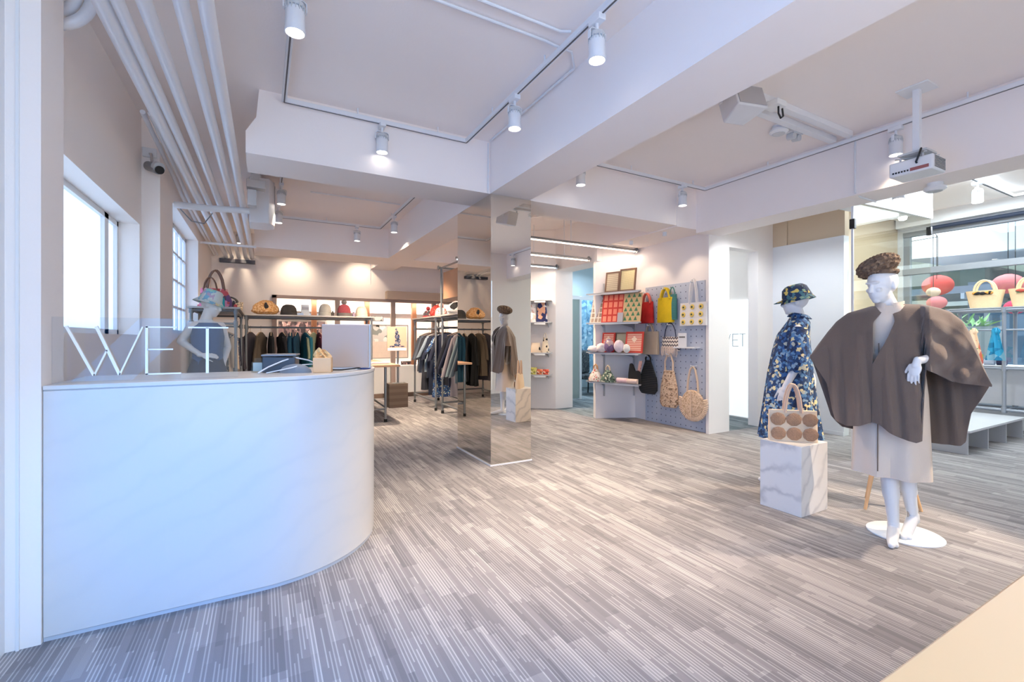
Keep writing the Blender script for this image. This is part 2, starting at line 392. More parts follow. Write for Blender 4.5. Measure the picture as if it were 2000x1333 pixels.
def frosted(name, c, e):
    m, nt, b = base(name); nt.nodes.remove(b); o = nt.nodes['Material Output']
    t = N(nt, 'ShaderNodeBsdfTranslucent'); d = N(nt, 'ShaderNodeBsdfGlossy'); x = N(nt, 'ShaderNodeMixShader')
    t.inputs[0].default_value = lin(c); d.inputs[0].default_value = (0.9, 0.9, 0.9, 1); d.inputs['Roughness'].default_value = 0.3; x.inputs[0].default_value = 0.06
    nt.links.new(t.outputs[0], x.inputs[1]); nt.links.new(d.outputs[0], x.inputs[2]); nt.links.new(x.outputs[0], o.inputs[0]); return m
FROST = frosted('frosted_pane', (212, 222, 234), 0)
sash('window_1', -1.06, 2.86, 4.95, 1.28, 2.225, [(4.62, 0.10)], [], 0.04, WHITE, FROST)
MBW = MB().bx(-1.20, -1.14, -0.2, -0.14, 0.1, 1.5).bx(-1.20, -1.14, 1.94, 2.0, 0.1, 1.5).bx(-1.20, -1.14, 0.87, 0.93, 0.1, 1.5).bx(-1.20, -1.14, -0.2, 2.0, 1.44, 1.5).bx(-1.20, -1.14, -0.2, 2.0, 0.1, 0.16)
w4 = struct('added_side_window', MBW, WHITE)  # unseen window added so blue light reaches the near floor
MB().bx(-1.18, -1.17, -0.14, 1.94, 0.16, 1.44).build('window_pane', thin_glass('added_blue_glass', (120, 190, 246), 0.06), w4, smooth=False)  # pane tinted blue to colour the light of this added window
w2 = sash('window_2', -0.93, 5.66, 7.74, 1.30, 2.62, [(5.66+0.347*k, 0.035) for k in range(1, 6)], [(1.63, 0.03), (1.96, 0.03), (2.29, 0.03)], 0.05, WHITE, FROST)
# back wall with the wide display opening
bw = MB(); run(bw, 'X', -1.14, 4.6, 9.6, 9.75, 0, CZ, [(0.20, 3.90, 0.0, 2.045)])
struct('wall_back', bw, WALL)
rc = MB().bx(0.0, 4.1, 10.35, 10.45, 0, 2.6).bx(0.0, 0.2, 9.75, 10.35, 0, 2.6).bx(3.9, 4.1, 9.75, 10.35, 0, 2.6).bx(0.0, 4.1, 9.75, 10.45, 2.05, 2.15)
struct('wall_back_recess', rc, WALL)
fr = MB().bx(0.16, 0.24, 9.55, 9.62, 0, 2.06).bx(0.16, 3.90, 9.55, 9.62, 2.0, 2.06)
for x in (1.31, 2.41, 3.3): fr.bx(x-0.045, x+0.045, 9.55, 9.63, 0, 2.0)
struct('trim_8', fr, FRAMEG, bevel=0.004)
struct('trim_9', MB().bx(2.25, 4.2, 9.42, 9.6, 2.06, 2.225), mat('roller_box_paint', (196, 176, 156), 0.5, var=0.03), bevel=0.006)
struct('baseboard_back', MB().bx(0.25, 3.9, 9.62, 9.66, 0, 0.09), mat('brown_baseboard', (120, 100, 88), 0.6), smooth=False)
# right side of the shop: angled shelf walls, jamb, pegboard wall
wr = MB()
wr.prism([(4.55, 5.585), (5.15, 5.35), (5.15, 4.0), (5.5, 4.0), (5.5, 5.7), (4.6, 5.7)], 0, 2.655)      # peg wall and angled end
wr.bx(5.09, 5.5, 3.955, 4.0, 0, 2.655)
wr.prism([(4.55, 6.685), (4.92, 6.685), (4.92, 7.6), (4.2, 9.6), (3.9, 9.6), (3.62, 7.42)], 0, CZ)
wr.bx(4.55, 4.92, 5.55, 6.69, 2.45, CZ).bx(4.6, 4.92, 7.4, 9.6, 0, CZ)
struct('wall_right', wr, WALL)
# side room seen through the opening
sr = MB().bx(4.92, 9.3, 9.3, 9.45, 0, CZ).bx(8.6, 8.75, 4.6, 9.3, 0, CZ).bx(5.5, 6.5, 5.7, 5.8, 0, CZ)
sr.bx(6.5, 6.6, 5.1, 5.8, 0, CZ).bx(6.6, 9.3, 4.95, 5.1, 0, CZ)
struct('wall_side_room', sr, mat('cool_white_wall', (214, 224, 226), 0.7, var=0.02))
# glazed fitting-room door and curtain in the side room
dd = MB().bx(5.70, 5.75, 7.5, 7.56, 0, 2.1).bx(5.75, 7.2, 7.5, 7.56, 2.04, 2.12).bx(5.0, 5.70, 7.5, 7.56, 2.04, 2.12).bx(6.9, 6.96, 7.5, 7.56, 0, 2.1).bx(5.42, 5.45, 7.5, 7.56, 0, 2.1)
d3 = struct('door_3', dd, WHITE)
MB().bx(5.45, 5.70, 7.52, 7.54, 0.02, 2.04).build('door_panel', mat('grey_green_panel', (150, 164, 160), 0.5), d3, smooth=False)
MB().bx(5.0, 5.42, 7.52, 7.54, 0.02, 2.04).build('door_panel', mat('tan_panel', (176, 166, 140), 0.5), d3, smooth=False)
cu = MB().grid(lambda u, v: (5.9+u*2.3, 8.6+0.05*math.sin(u*70)+0.02*math.sin(u*31+v), 0.35+v*1.8), 200, 6, 0.004)
cu_ = blotch('blue_check_curtain', [((120, 160, 182), 4), ((150, 186, 204), 4), ((92, 132, 160), 2), ((190, 212, 222), 1)], 16)
tag(cu.build('curtain', cu_), 'blue patterned curtain in the room beyond the wall opening', 'curtain')
ar = thing('dark_armchair', 'dark patterned chair in front of the curtain in the side room', 'chair', (6.45, 7.95, 0), R(30))
CHF = blotch('dark_chair_fabric', [((60, 66, 72), 4), ((90, 96, 100), 2), ((40, 44, 50), 3)], 30)
MB().prism([(-0.3, 0.35), (0.3, 0.35), (0.3, 0.46), (-0.3, 0.46)], -0.3, 0.3, 'Y').build('seat', CHF, ar, bevel=0.03)
MB().prism([(-0.3, 0.46), (0.3, 0.46), (0.27, 0.98), (-0.27, 0.98)], 0.22, 0.32, 'Y').build('backrest', CHF, ar, bevel=0.04)
for px, py in ((-.26, -.26), (.26, -.26), (-.26, .26), (.26, .26)): MB().cyl((px, py, 0), (px*0.9, py*0.9, 0.36), 0.014, 0.02).build('leg', BLACK, ar)
# corridor opening next to the pier, with its header
cr_ = MB(); run(cr_, 'X', 5.5, 6.62, 3.97, 4.12, 0, CZ, [(5.5, 6.15, 0, 2.48)])
cr_.bx(6.62, 6.75, 3.97, 5.1, 0, CZ)
struct('wall_corridor', cr_, WALL)
ls = thing('light_sign', 'bright white panel with thin grey letters WET in the corridor', 'sign', (6.61, 4.13, 0.02))
MB().bx(-0.03, 0, 0, 0.82, 0, 1.83).build('light_panel', glow('lit_panel', (232, 240, 246), 0.75), ls, smooth=False)
m_ = MB()
for st in ((0.74, 1.30, 0.70, 1.10), (0.70, 1.10, 0.66, 1.22), (0.66, 1.22, 0.63, 1.10), (0.63, 1.10, 0.58, 1.30), (0.54, 1.30, 0.54, 1.10), (0.54, 1.295, 0.44, 1.295), (0.54, 1.2, 0.45, 1.2), (0.54, 1.105, 0.44, 1.105), (0.42, 1.295, 0.32, 1.295), (0.37, 1.30, 0.37, 1.10)):
    d = Vector((st[2]-st[0], st[3]-st[1])); n = Vector((-d.y, d.x)).normalized()*0.004
    m_.prism([(st[0]+n.x, st[1]+n.y), (st[2]+n.x, st[3]+n.y), (st[2]-n.x, st[3]-n.y), (st[0]-n.x, st[1]-n.y)], -0.034, -0.03, 'X')
m_.build('lettering', mat('grey_letters', (120, 128, 134), 0.5), ls, smooth=False)
wp_ = MB().bx(6.5, 6.62, 3.05, 3.97, 0, 2.565)
struct('wall_white_panel', wp_, WHITE)
struct('wall_end', MB().bx(6.62, 9.3, 3.45, 3.6, 0, CZ).bx(6.52, 6.62, 3.05, 3.77, 2.565, CZ).bx(6.5, 6.62, 3.77, 3.97, 2.565, CZ), TAN)
struct('baseboard_right', MB().bx(6.485, 6.5, 3.05, 3.97, 0, 0.05), WHITE)
struct('trim_12', MB().bx(-0.925, -0.895, 2.505, 2.55, 0, CZ).bx(-0.862, -0.852, 2.541, 2.55, 0, CZ), WHITE)
# street side wall with the large window
ws = MB(); run(ws, 'Y', -1.6, 3.45, 9.0, 9.25, 0, CZ, [(-0.6, 3.38, 0.80, 2.93)])
struct('wall_street', ws, mat('bluish_white_wall', (222, 226, 232), 0.6, var=0.02))
wf = MB(); wf.bx(9.02, 9.10, 3.30, 3.38, 0.80, 2.93).bx(9.02, 9.10, -0.6, -0.52, 0.80, 2.93).bx(9.0, 9.10, -0.6, 3.38, 2.86, 2.93).bx(9.0, 9.12, -0.6, 3.38, 0.76, 0.84)
wf.bx(8.99, 9.10, -0.6, 3.38, 2.255, 2.345)
w3 = struct('window_3', wf, mat('grey_window_frame', (150, 155, 162), 0.4))
MB().bx(9.06, 9.066, -0.52, 3.30, 0.84, 2.86).build('window_pane', GLASS, w3, smooth=False)
struct('trim_10', MB().bx(8.86, 9.0, -0.9, 3.42, 2.99, CZ), WHITE)
sc_ = MB().cyl((8.93, -0.9, 2.93), (8.93, 3.02, 2.93), 0.028)
tag(sc_.build('roller_blind', mat('navy_blind', (42, 52, 74), 0.6)), 'dark navy rolled blind along the top of the street window', 'blind')
# bulkhead above the glass partition
struct('trim_11', MB().prism([(5.3, 2.64), (7.12, 2.70), (7.12, CZ), (5.3, CZ)], 2.38, 2.62, 'Y'), WHITE)
gp = thing('glass_partition', 'tall clear glass partition hanging beside the side beam behind the poncho mannequin', 'partition', (5.3, 2.40, 0))
MB().add([(0.0,0,0.0),(1.82,0,0.0),(1.82,0,2.70),(0,0,2.64),(0.0,0.012,0.0),(1.82,0.012,0.0),(1.82,0.012,2.70),(0,0.012,2.64)],
         [(0,1,2,3),(7,6,5,4),(0,4,5,1),(1,5,6,2),(2,6,7,3),(3,7,4,0)]).build('glass_pane', GLASST, gp, smooth=False)
MB().bx(-0.012, 0.0, -0.004, 0.016, 0, 2.6).build('edge_strip', WHITE, gp)
for zz, xx in ((2.42, 0.0), (2.55, 1.8)):
    MB().bx(xx-0.02, xx+0.02, -0.018, 0.03, zz-0.05, zz+0.05).build('clamp', BLACK, gp, bevel=0.004)
# front of the shop behind the camera
wfr = MB(); run(wfr, 'X', -1.27, 9.25, -1.35, -1.2, 0, CZ, [(-0.9, 2.9, 0, 2.6), (5.6, 6.6, 0, 2.1)])
struct('wall_front', wfr, WALL)
wd = MB()
for x in (-0.9, 0.35, 1.62, 2.84): wd.bx(x, x+0.06, -1.32, -1.26, 0, 2.6)
wd.bx(-0.9, 2.9, -1.32, -1.26, 2.54, 2.6).bx(-0.9, 2.9, -1.32, -1.26, 0, 0.08)
d1 = struct('door_1', wd, WHITE)
d2 = struct('door_2', MB().bx(5.6, 6.6, -1.33, -1.27, 0, 2.1), mat('pale_door', (205, 212, 210), 0.5))
# mirrored column
colm = MB().bx(1.965, 2.395, 4.0, 4.84, 0.0, 2.665)
pc = struct('mirror_column', colm, WALL)
for nm, b in (('mirror_panel', (1.955, 1.965, 3.992, 4.85, 0.012, 2.66)), ('mirror_panel', (1.965, 2.41, 3.990, 4.0, 0.012, 2.66)), ('mirror_panel', (2.395, 2.405, 4.0, 4.85, 0.012, 2.66))):
    MB().bx(*b).build(nm, MIRROR, pc, smooth=False)
MB().bx(1.945, 2.42, 3.98, 4.86, 0, 0.012).build('base_strip', WHITE, pc, smooth=False)
# ------------------------------------------------------------------ ceiling services
WARM = (1.0, 0.79, 0.58)
def bar(mb, p, q, wd, ht):
    """rectangular bar, axis parallel to X or Y"""
    (x0, y0, z0), (x1, y1, z1) = p, q
    if abs(x1-x0) > abs(y1-y0): return mb.bx(min(x0, x1), max(x0, x1), y0-wd/2, y0+wd/2, z0-ht/2, z0+ht/2)
    return mb.bx(x0-wd/2, x0+wd/2, min(y0, y1), max(y0, y1), z0-ht/2, z0+ht/2)
SLOT = mat('track_slot', (92, 90, 92), 0.6)
def track(label, pts, z=3.10, rods=(), group='lighting tracks under the ceiling'):
    t = thing('lighting_track', label, 'track', (pts[0][0], pts[0][1], z), 0, group)
    ox, oy = pts[0]
    for (x0, y0), (x1, y1) in zip(pts, pts[1:]):
        a, b = (x0-ox, y0-oy, 0), (x1-ox, y1-oy, 0)
        bar(MB(), a, b, 0.036, 0.034).build('rail', PIPEW, t, bevel=0.003)
        bar(MB(), (a[0], a[1], -0.0175), (b[0], b[1], -0.0175), 0.010, 0.004).build('slot', SLOT, t, smooth=False)
    for x, y in rods:
        MB().cyl((x-ox, y-oy, 0.01), (x-ox, y-oy, CZ-z), 0.006, n=8).build('hanging_rod', PIPEW, t)
    return t
track('white lighting track loop on the ceiling over the counter', [(0.15, 1.2), (0.15, 3.95), (1.68, 3.95), (1.68, 1.0)], rods=[(0.15, 1.8), (0.15, 3.0), (0.7, 3.95), (1.4, 3.95), (1.68, 3.4), (1.68, 2.6), (1.68, 1.6)])
track('white lighting track in the bay over the rear clothes rails', [(0.20, 5.2), (0.20, 7.76), (1.74, 7.76), (1.74, 5.6)], rods=[(0.2, 6.4), (0.9, 7.76), (1.74, 7.0), (1.74, 5.9)])
track('white lighting track running above the pegboard and along the right side beam', [(2.75, 3.80), (4.82, 3.80), (4.82, -0.9)], rods=[(3.6, 3.8), (4.6, 3.8), (4.82, 3.0), (4.82, 2.2), (4.82, 1.4), (4.82, 0.5)])
track('short white lighting track beyond the glass partition near the street window', [(6.3, 2.05), (8.55, 2.05), (8.55, -0.5)], rods=[(6.6, 2.05), (7.9, 2.05), (8.55, 1.2)])
lampk = []
FINS = mat('lamp_fins', (196, 198, 200), 0.4, var=0.03)
def make_lamp():
    t = thing('track_spotlight', '', 'spotlight')
    MB().bx(-0.025, 0.025, -0.05, 0.05, -0.035, 0).build('adapter', PIPEW, t, bevel=0.004)
    MB().cyl((0, 0, -0.03), (0, 0, -0.075), 0.010).build('stem', PIPEW, t)
    y = MB(); y.strap([(-0.055, 0, -0.13), (-0.055, 0, -0.085), (-0.04, 0, -0.072), (0.04, 0, -0.072), (0.055, 0, -0.085), (0.055, 0, -0.13)], (0, 1, 0), 0.022, 0.004)
    y.build('yoke', PIPEW, t)
    b = MB().lathe([(0.030, -0.085), (0.044, -0.092), (0.047, -0.10), (0.047, -0.118)])
    for i in range(16):
        a = 2*PI*i/16; b.box((0.043*math.cos(a), 0.043*math.sin(a), -0.125), (0.014, 0.005, 0.03), Matrix.Rotation(a, 3, 'Z'))
    b.build('heat_sink', FINS, t)
    MB().lathe([(0.036, -0.115), (0.048, -0.135), (0.048, -0.215), (0.050, -0.222), (0.050, -0.245), (0.046, -0.247), (0.040, -0.236), (0.0, -0.234)]).build('housing', PIPEW, t)
    MB().lathe([(0.0, -0.237), (0.038, -0.238), (0.038, -0.2395), (0.0, -0.240)]).build('lens', BULB, t)
    return t
lamp0 = make_lamp()
def spot(x, y, z, label, aim=None, power=60, col=WARM, size=85, blend=0.9, first=lampk):
    o = lamp0 if not first else dup(lamp0, (0, 0, 0))
    first.append(1); o.location = (x, y, z); o['label'] = label; o['group'] = 'track spotlights'
    l = bpy.data.lights.new('spot_beam', 'SPOT'); l.energy = power; l.color = col; l.spot_size = R(size); l.spot_blend = blend; l.shadow_soft_size = 0.035
    s = bpy.data.objects.new('spot_beam', l); COL.objects.link(s); s.location = (x, y, z-0.262)
    d = Vector(aim)-Vector(s.location) if aim else Vector((0, 0, -1)); s.rotation_euler = d.to_track_quat('-Z', 'Y').to_euler()
ZT = 3.085
spot(0.15, 2.62, ZT, 'largest white track spotlight in view, top left of centre above the counter', (0.7, 2.2, 0), 75)
spot(1.68, 2.05, ZT, 'white track spotlight over the aisle beside the long beam, nearest on that run', (1.6, 2.5, 0), 190, size=74)
spot(1.68, 3.02, ZT, 'white track spotlight between the nearest aisle lamp and the mirrored column', (1.6, 3.1, 0), 190, size=74)
spot(0.90, 3.95, ZT, 'white track spotlight on the cross run of the front track loop', (1.0, 3.0, 0), 60, size=60)
spot(0.20, 6.05, ZT, 'white track spotlight beside the boxy wall speaker in the rear bay', (1.0, 6.9, 0.0), 260, size=84)
spot(0.20, 7.05, ZT, 'white track spotlight farther back on the left run of the rear track', (-0.45, 8.6, 0.9), 90, size=60)
spot(1.74, 6.85, ZT, 'white track spotlight on the right run of the rear track, bright lens showing', (1.9, 8.0, 0.0), 520, size=110)
spot(1.36, 7.74, ZT, 'faint white track spotlight on the cross run of the rear track', (1.3, 7.0, 0), 45, size=60)
spot(2.90, 3.80, ZT, 'small white track spotlight just past the long beam, left end of the right track', (2.9, 2.7, 0), 250, size=76)
spot(4.42, 3.80, ZT, 'white track spotlight near the corner above the pegboard', (4.2, 4.3, 0.0), 120, size=70)
spot(4.82, 1.86, ZT, 'white track spotlight left of the projector on the right run', (3.9, 2.5, 0.2), 120)
spot(4.82, 0.30, ZT, 'white track spotlight beyond the picture edge lighting the poncho mannequin', (3.55, 1.35, 0.9), 420, size=48, blend=0.35)
spot(7.35, 2.05, ZT, 'white track spotlight on the short track beyond the glass partition', (6.5, 3.5, 1.3), 190, (0.86, 0.93, 1.0), size=95)
spot(4.82, -0.75, ZT, 'added white track spotlight out of the picture, brightening the peach table', (1.6, 0.0, 0.7), 18)  # unseen lamp added to brighten the table top
spot(3.66, 6.55, ZT, 'white track spotlight in the bay behind the mirrored column', (3.7, 6.3, 0.0), 300, size=110)
for x, lb in ((0.55, 'white track spotlight behind the rear beam washing the wall left of the display'), (1.75, 'white track spotlight behind the rear beam over the display opening'), (-0.35, 'white track spotlight behind the rear beam in the left corner')):
    spot(x, 9.12, 3.13, lb, (x, 9.6, 2.25), 30 if x > 0 else 18, size=100, blend=1.0)
# wall-washing lamps in the right bay, three scallops over the pegboard
for i, (x, y, ax, ay) in enumerate(((4.66, 4.30, 5.15, 4.12), (4.66, 4.92, 5.15, 4.95))):
    t = thing('ceiling_spot_cylinder', ('small white cylinder lamp under the soffit, nearer the pier', 'small white cylinder lamp under the soffit, nearer the shelf unit')[i], 'spotlight', (x, y, 2.65), 0, 'soffit lamps over the pegboard')
    MB().lathe([(0.0, 0), (0.028, 0), (0.028, -0.05), (0.024, -0.052), (0.0, -0.045)]).build('housing', PIPEW, t)
    l = bpy.data.lights.new('spot_beam', 'SPOT'); l.energy = 11; l.color = WARM; l.spot_size = R(75); l.spot_blend = 0.6; l.shadow_soft_size = 0.02
    s = bpy.data.objects.new('spot_beam', l); COL.objects.link(s); s.location = (x, y, 2.59)
    s.rotation_euler = (Vector((ax, ay, 1.75))-Vector(s.location)).to_track_quat('-Z', 'Y').to_euler()
# cylinder downlights
def downlight(x, y, ztop, zbot, r, label):
    t = thing('cylinder_downlight', label, 'downlight', (x, y, ztop), 0, 'white cylinder downlights')
    h = zbot-ztop
    MB().lathe([(0, 0), (r, 0), (r, h), (r-0.006, h), (r-0.008, h+0.01), (0, h+0.012)]).build('housing', PIPEW, t)
    l = bpy.data.lights.new('spot_beam', 'SPOT'); l.energy = 45; l.color = (0.86, 0.93, 1.0); l.spot_size = R(150); l.spot_blend = 0.5; l.shadow_soft_size = 0.04
    s = bpy.data.objects.new('spot_beam', l); COL.objects.link(s); s.location = (x, y, zbot-0.02)
    MB().lathe([(0, h+0.010), (r-0.010, h+0.009), (r-0.010, h+0.006), (0, h+0.006)]).build('lens', BULB, t)
downlight(5.66, 2.16, CZ, 2.66, 0.052, 'white cylinder downlight beyond the side beam, in front of the glass partition')
downlight(5.50, 1.95+1.35, CZ, 2.80, 0.085, 'wide cylinder downlight seen through the glass partition')
# led pipe lights
def ledpipe(y, z, x1, label, glowm, col, e):
    t = thing('pipe_lamp', label, 'pipe lamp', (2.62, y, z), 0, 'pipe lamps over the right display')
    L = x1-2.62
    MB().cyl((0, 0, 0.018), (L-0.02, 0, 0.018), 0.019).build('pipe', STEEL, t)
    MB().lathe([(0.045, 0), (0.045, 0.008), (0.026, 0.012), (0.026, 0.035)], (L-0.035, 0, 0.018), 18, 'X').build('flange', STEEL, t)
    MB().bx(0.02, L-0.05, -0.011, 0.011, -0.012, -0.001).build('light_strip', glowm, t, smooth=False)
    for xx in (0.5, L-0.5): MB().cyl((xx, 0, 0.03), (xx, 0, CZ-z), 0.005, n=8).build('hanging_rod', PIPEW, t)
    o = area('pipe_lamp_light', (2.62+L/2, y, z-0.02), (0, 0, 0), L-0.1, 0.03, e, col)
ledpipe(5.28, 2.60, 5.13, 'nearest of the three pipe lamps, longest visible glowing strip', LEDW, (1, 0.86, 0.74), 8)
ledpipe(5.69, 2.475, 4.53, 'middle of the three pipe lamps, over the side room opening', LEDW, (1, 0.86, 0.74), 7)
ledpipe(6.58, 2.475, 4.53, 'farthest pipe lamp with the whitest strip, over the corner shelves', LEDC, (1, 0.86, 0.74), 7)
# big white pipes along the left wall
g = 'large white service pipes along the left side of the ceiling'
names = ['first', 'second', 'third', 'fourth', 'fifth']
pipes = [(-0.61, -0.56, 0.034, 2.70), (-0.545, -0.47, 0.026, 2.70), (-0.45, -0.37, 0.032, 2.715), (-0.31, -0.26, 0.032, 2.715), (-0.215, -0.165, 0.033, 2.715)]
labs = ['thick white service pipe closest to the left wall, outermost of the five', 'thinner white service pipe hugging the outermost thick one', 'middle one of the five white service pipes under the ceiling',
        'white service pipe second from the room side of the five', 'white service pipe on the room side of the five, farthest from the left wall']
for (xa, xb, r, z), lb in zip(pipes, labs):
    t = MB().tube([(xa, 0.9, z), (xa, 2.5, z), (lerp(xa, xb, 0.6), 6.0, z), (xb, 8.2, z), (xb, 9.55, z)], r, 16).build('service_pipe', PIPEW)
    tag(t, lb, 'pipe', g)
u = MB().bx(-0.66, -0.11, 9.48, 9.59, 2.60, 2.66)
tag(u.build('pipe_bracket', mat('dark_steel', (84, 84, 92), 0.5, metal=0.4)), 'dark steel bracket where the white pipes meet the back wall', 'bracket')
for yy, zz, lb in ((8.0, 2.66, 'thin white strut under the five pipes near the back wall'),):
    tag(MB().bx(-0.79, -0.08, yy-0.02, yy+0.02, zz-0.03, zz).build('pipe_strut', WHITE), lb, 'strut', 'struts under the service pipes')
tag(MB().tube([(-0.79, 5.75, 2.62), (-0.5, 5.75, 2.62), (-0.2, 5.75, 2.64), (-0.12, 5.75, 2.64)], 0.034, 14).build('cross_pipe', PIPEW), 'white pipe crossing below the five service pipes from the left wall', 'pipe')
for i, x in enumerate((-0.745, -0.70)):
    tag(MB().tube([(x, 4.1, 2.86), (x, 5.4, 2.80), (x, 5.9, 2.76), (x+0.02, 9.4, 2.70)], 0.017, 10).build('conduit_pipe', PIPEW),
        ('thin white conduit touching the left wall above the paned window', 'thin white conduit second from the left wall above the paned window')[i], 'conduit', 'thin conduits on the left wall')
for i in range(3):
    rr = 0.175-0.058*i
    tag(MB().tube([(-0.97, 2.92, 2.90-rr)]+[(-0.90+rr*math.sin(R(10*q)), 2.92, 2.90-rr*math.cos(R(10*q))) for q in range(10)]+[(-0.90+rr, 2.92, 3.17)], 0.026, 12).build('bent_pipe', PIPEW),
        ('lowest of the three bent white pipes curling out of the wall at top left', 'middle of the three bent white pipes at top left', 'highest of the three bent white pipes at top left')[i], 'pipe', 'bent pipes at the top left')
# grey loop and small cables
tag(MB().tube([(-0.75, 5.82, 2.60), (-0.66, 5.9, 2.50), (-0.55, 5.92, 2.49), (-0.47, 5.86, 2.60)], 0.006, 8).build('cable_loop', mat('grey_cable', (120, 124, 130), 0.5)), 'grey cable looping under the cross pipe by the paned window', 'cable')
# junction box, duct of the old air unit by the rear bay
sp_ = thing('wall_speaker', 'large white boxy speaker with grey grille hanging in the rear bay', 'speaker', (-0.03, 6.0, 2.56))
MB().prism([(-0.10, 0.0), (0.10, -0.02), (0.16, 0.10), (0.16, 0.30), (0.08, 0.38), (-0.10, 0.38)], 0.02, 0.54).build('housing', PIPEW, sp_, bevel=0.008)
MB().prism([(0.162, 0.11), (0.166, 0.11), (0.166, 0.29), (0.162, 0.29)], 0.06, 0.50).build('grille', mat('grey_grille', (176, 178, 180), 0.7), sp_)
MB().bx(-0.06, 0.02, 0.1, 0.2, 0.54, 0.60).build('bracket', FINS, sp_)
tag(MB().bx(-0.14, 0.03, 5.30, 5.42, 2.78, 2.86).bx(-0.10, -0.02, 5.32, 5.40, 2.86, 3.17).bx(-0.13, -0.05, 5.31, 5.41, 2.60, 2.76).build('junction_box', FINS, bevel=0.004), 'white electrical box by the end of the cross beam, beside the pipes', 'junction box')
# cctv on the left pier
cc = thing('security_camera', 'silver bullet security camera on the left pier below the pipes', 'camera', (-0.86, 5.02, 2.86))
MB().bx(-0.05, 0.05, -0.03, 0.0, -0.03, 0.05).build('mount_plate', WHITE, cc, bevel=0.004)
MB().tube([(0, -0.02, 0), (0.02, -0.08, -0.02), (0.03, -0.10, -0.10)], 0.010).build('arm', CHROME, cc)
dv = Vector((0.55, -0.75, -0.35)).normalized(); c0 = Vector((0.0, -0.06, -0.12))
MB().cyl(c0, c0+dv*0.15, 0.040, n=20).build('housing', mat('silver_housing', (150, 152, 156), 0.35, metal=0.5), cc)
MB().cyl(c0+dv*0.13+Vector((0, 0, 0.02)), c0+dv*0.175+Vector((0, 0, 0.02)), 0.044, n=20).build('hood', FINS, cc)
MB().cyl(c0+dv*0.17, c0+dv*0.181, 0.034, n=20).build('lens', BLACK, cc)
# conduits on ceiling and beams
def conduit(pts, r, label, grp='thin white conduits on ceiling and beams'):
    tag(MB().tube(pts, r, 8).build('conduit', PIPEW), label, 'conduit', grp)
conduit([(-0.7, 2.45, 3.155), (1.60, 2.45, 3.155), (1.66, 2.46, 3.155), (1.80, 2.46, 3.155), (1.93, 2.6, 3.155), (1.93, 3.95, 3.155)], 0.009, 'thin conduit crossing the front ceiling and turning along the long beam')
conduit([(-0.7, 2.33, 3.155), (1.62, 2.33, 3.155), (1.68, 2.30, 3.155)], 0.009, 'thin conduit crossing the front ceiling to the aisle track')
conduit([(1.93, 3.998, 3.15), (1.93, 3.998, 2.67)], 0.007, 'short upright conduit in the corner above the mirrored column')
conduit([(4.89, 2.2, 3.15), (4.89, 2.2, 2.62), (5.0, 2.2, 2.592), (5.28, 2.2, 2.592)], 0.009, 'upright conduit on the right side beam that bends under it')
conduit([(2.5, 5.75, 3.155), (4.1, 5.75, 3.155), (4.2, 5.75, 3.155), (4.2, 5.75, 2.62)], 0.009, 'conduit on the rear right ceiling dropping to a pipe lamp')
conduit([(3.2, 6.9, 3.135), (4.5, 4.6, 3.135)], 0.012, 'slanting conduit on the rear right ceiling')
conduit([(0.55, 6.45, 3.155), (1.72, 6.45, 3.155)], 0.010, 'conduit in the rear bay leading to the right track run')
conduit([(1.95, 9.59, 2.95), (1.95, 9.59, 2.36)], 0.009, 'upright conduit on the back wall over the display opening')
for i, y in enumerate((2.20, 2.34)):
    tag(MB().bx(3.05, 4.79, y-0.03, y+0.03, 3.12, 3.17).build('cable_duct', PIPEW, bevel=0.004), ('cable duct on the right ceiling, the one nearer the camera', 'cable duct on the right ceiling, the one farther back')[i], 'cable duct', 'square cable ducts on the right ceiling')
bs = thing('ceiling_speaker', 'light grey angular loudspeaker bracketed under the right ceiling', 'speaker', (3.14, 2.20, 3.14), R(-14))
rt = Matrix.Rotation(R(-18), 3, 'X')
q = [rt @ Vector(p) for p in ((-0.13, -0.10, -0.07), (0.13, -0.10, -0.07), (0.09, 0.11, -0.05), (-0.09, 0.11, -0.05), (-0.13, -0.10, -0.26), (0.13, -0.10, -0.26), (0.09, 0.11, -0.24), (-0.09, 0.11, -0.24))]
MB().add(q, [(0,1,2,3),(7,6,5,4),(0,4,5,1),(1,5,6,2),(2,6,7,3),(3,7,4,0)]).build('housing', mat('speaker_body', (216, 216, 218), 0.5), bs, bevel=0.01)
q = [rt @ Vector(p) for p in ((-0.115, -0.106, -0.085), (0.115, -0.106, -0.085), (0.115, -0.100, -0.085), (-0.115, -0.100, -0.085), (-0.115, -0.106, -0.245), (0.115, -0.106, -0.245), (0.115, -0.100, -0.245), (-0.115, -0.100, -0.245))]
MB().add(q, [(0,1,2,3),(7,6,5,4),(0,4,5,1),(1,5,6,2),(2,6,7,3),(3,7,4,0)]).build('grille', mat('speaker_grille', (170, 168, 170), 0.7), bs)
MB().strap([(-0.135, 0, -0.14), (-0.135, 0, -0.03), (0, 0, 0.02), (0.135, 0, -0.03), (0.135, 0, -0.14)], (0, 1, 0), 0.03, 0.004).bx(-0.04, 0.04, -0.04, 0.04, 0.0, 0.03).build('bracket', PIPEW, bs)
jb = thing('junction_box', 'white junction box with a black cable loop on the right ceiling duct', 'junction box', (3.56, 2.16, 3.12))
MB().bx(-0.06, 0.06, -0.06, 0.06, -0.045, 0).build('box', WHITE, jb, bevel=0.005)
MB().tube([(0.0, -0.03, -0.04), (0.0, -0.03, -0.10), (0.03, -0.03, -0.13), (0.08, -0.02, -0.10), (0.10, 0, -0.02), (0.13, 0.03, 0.0)], 0.007, 8).build('cable', BLACK, jb)
sd = thing('smoke_detector', 'round white detector on the right ceiling beside the cable ducts', 'detector', (4.10, 2.45, CZ), 0, 'ceiling detectors')
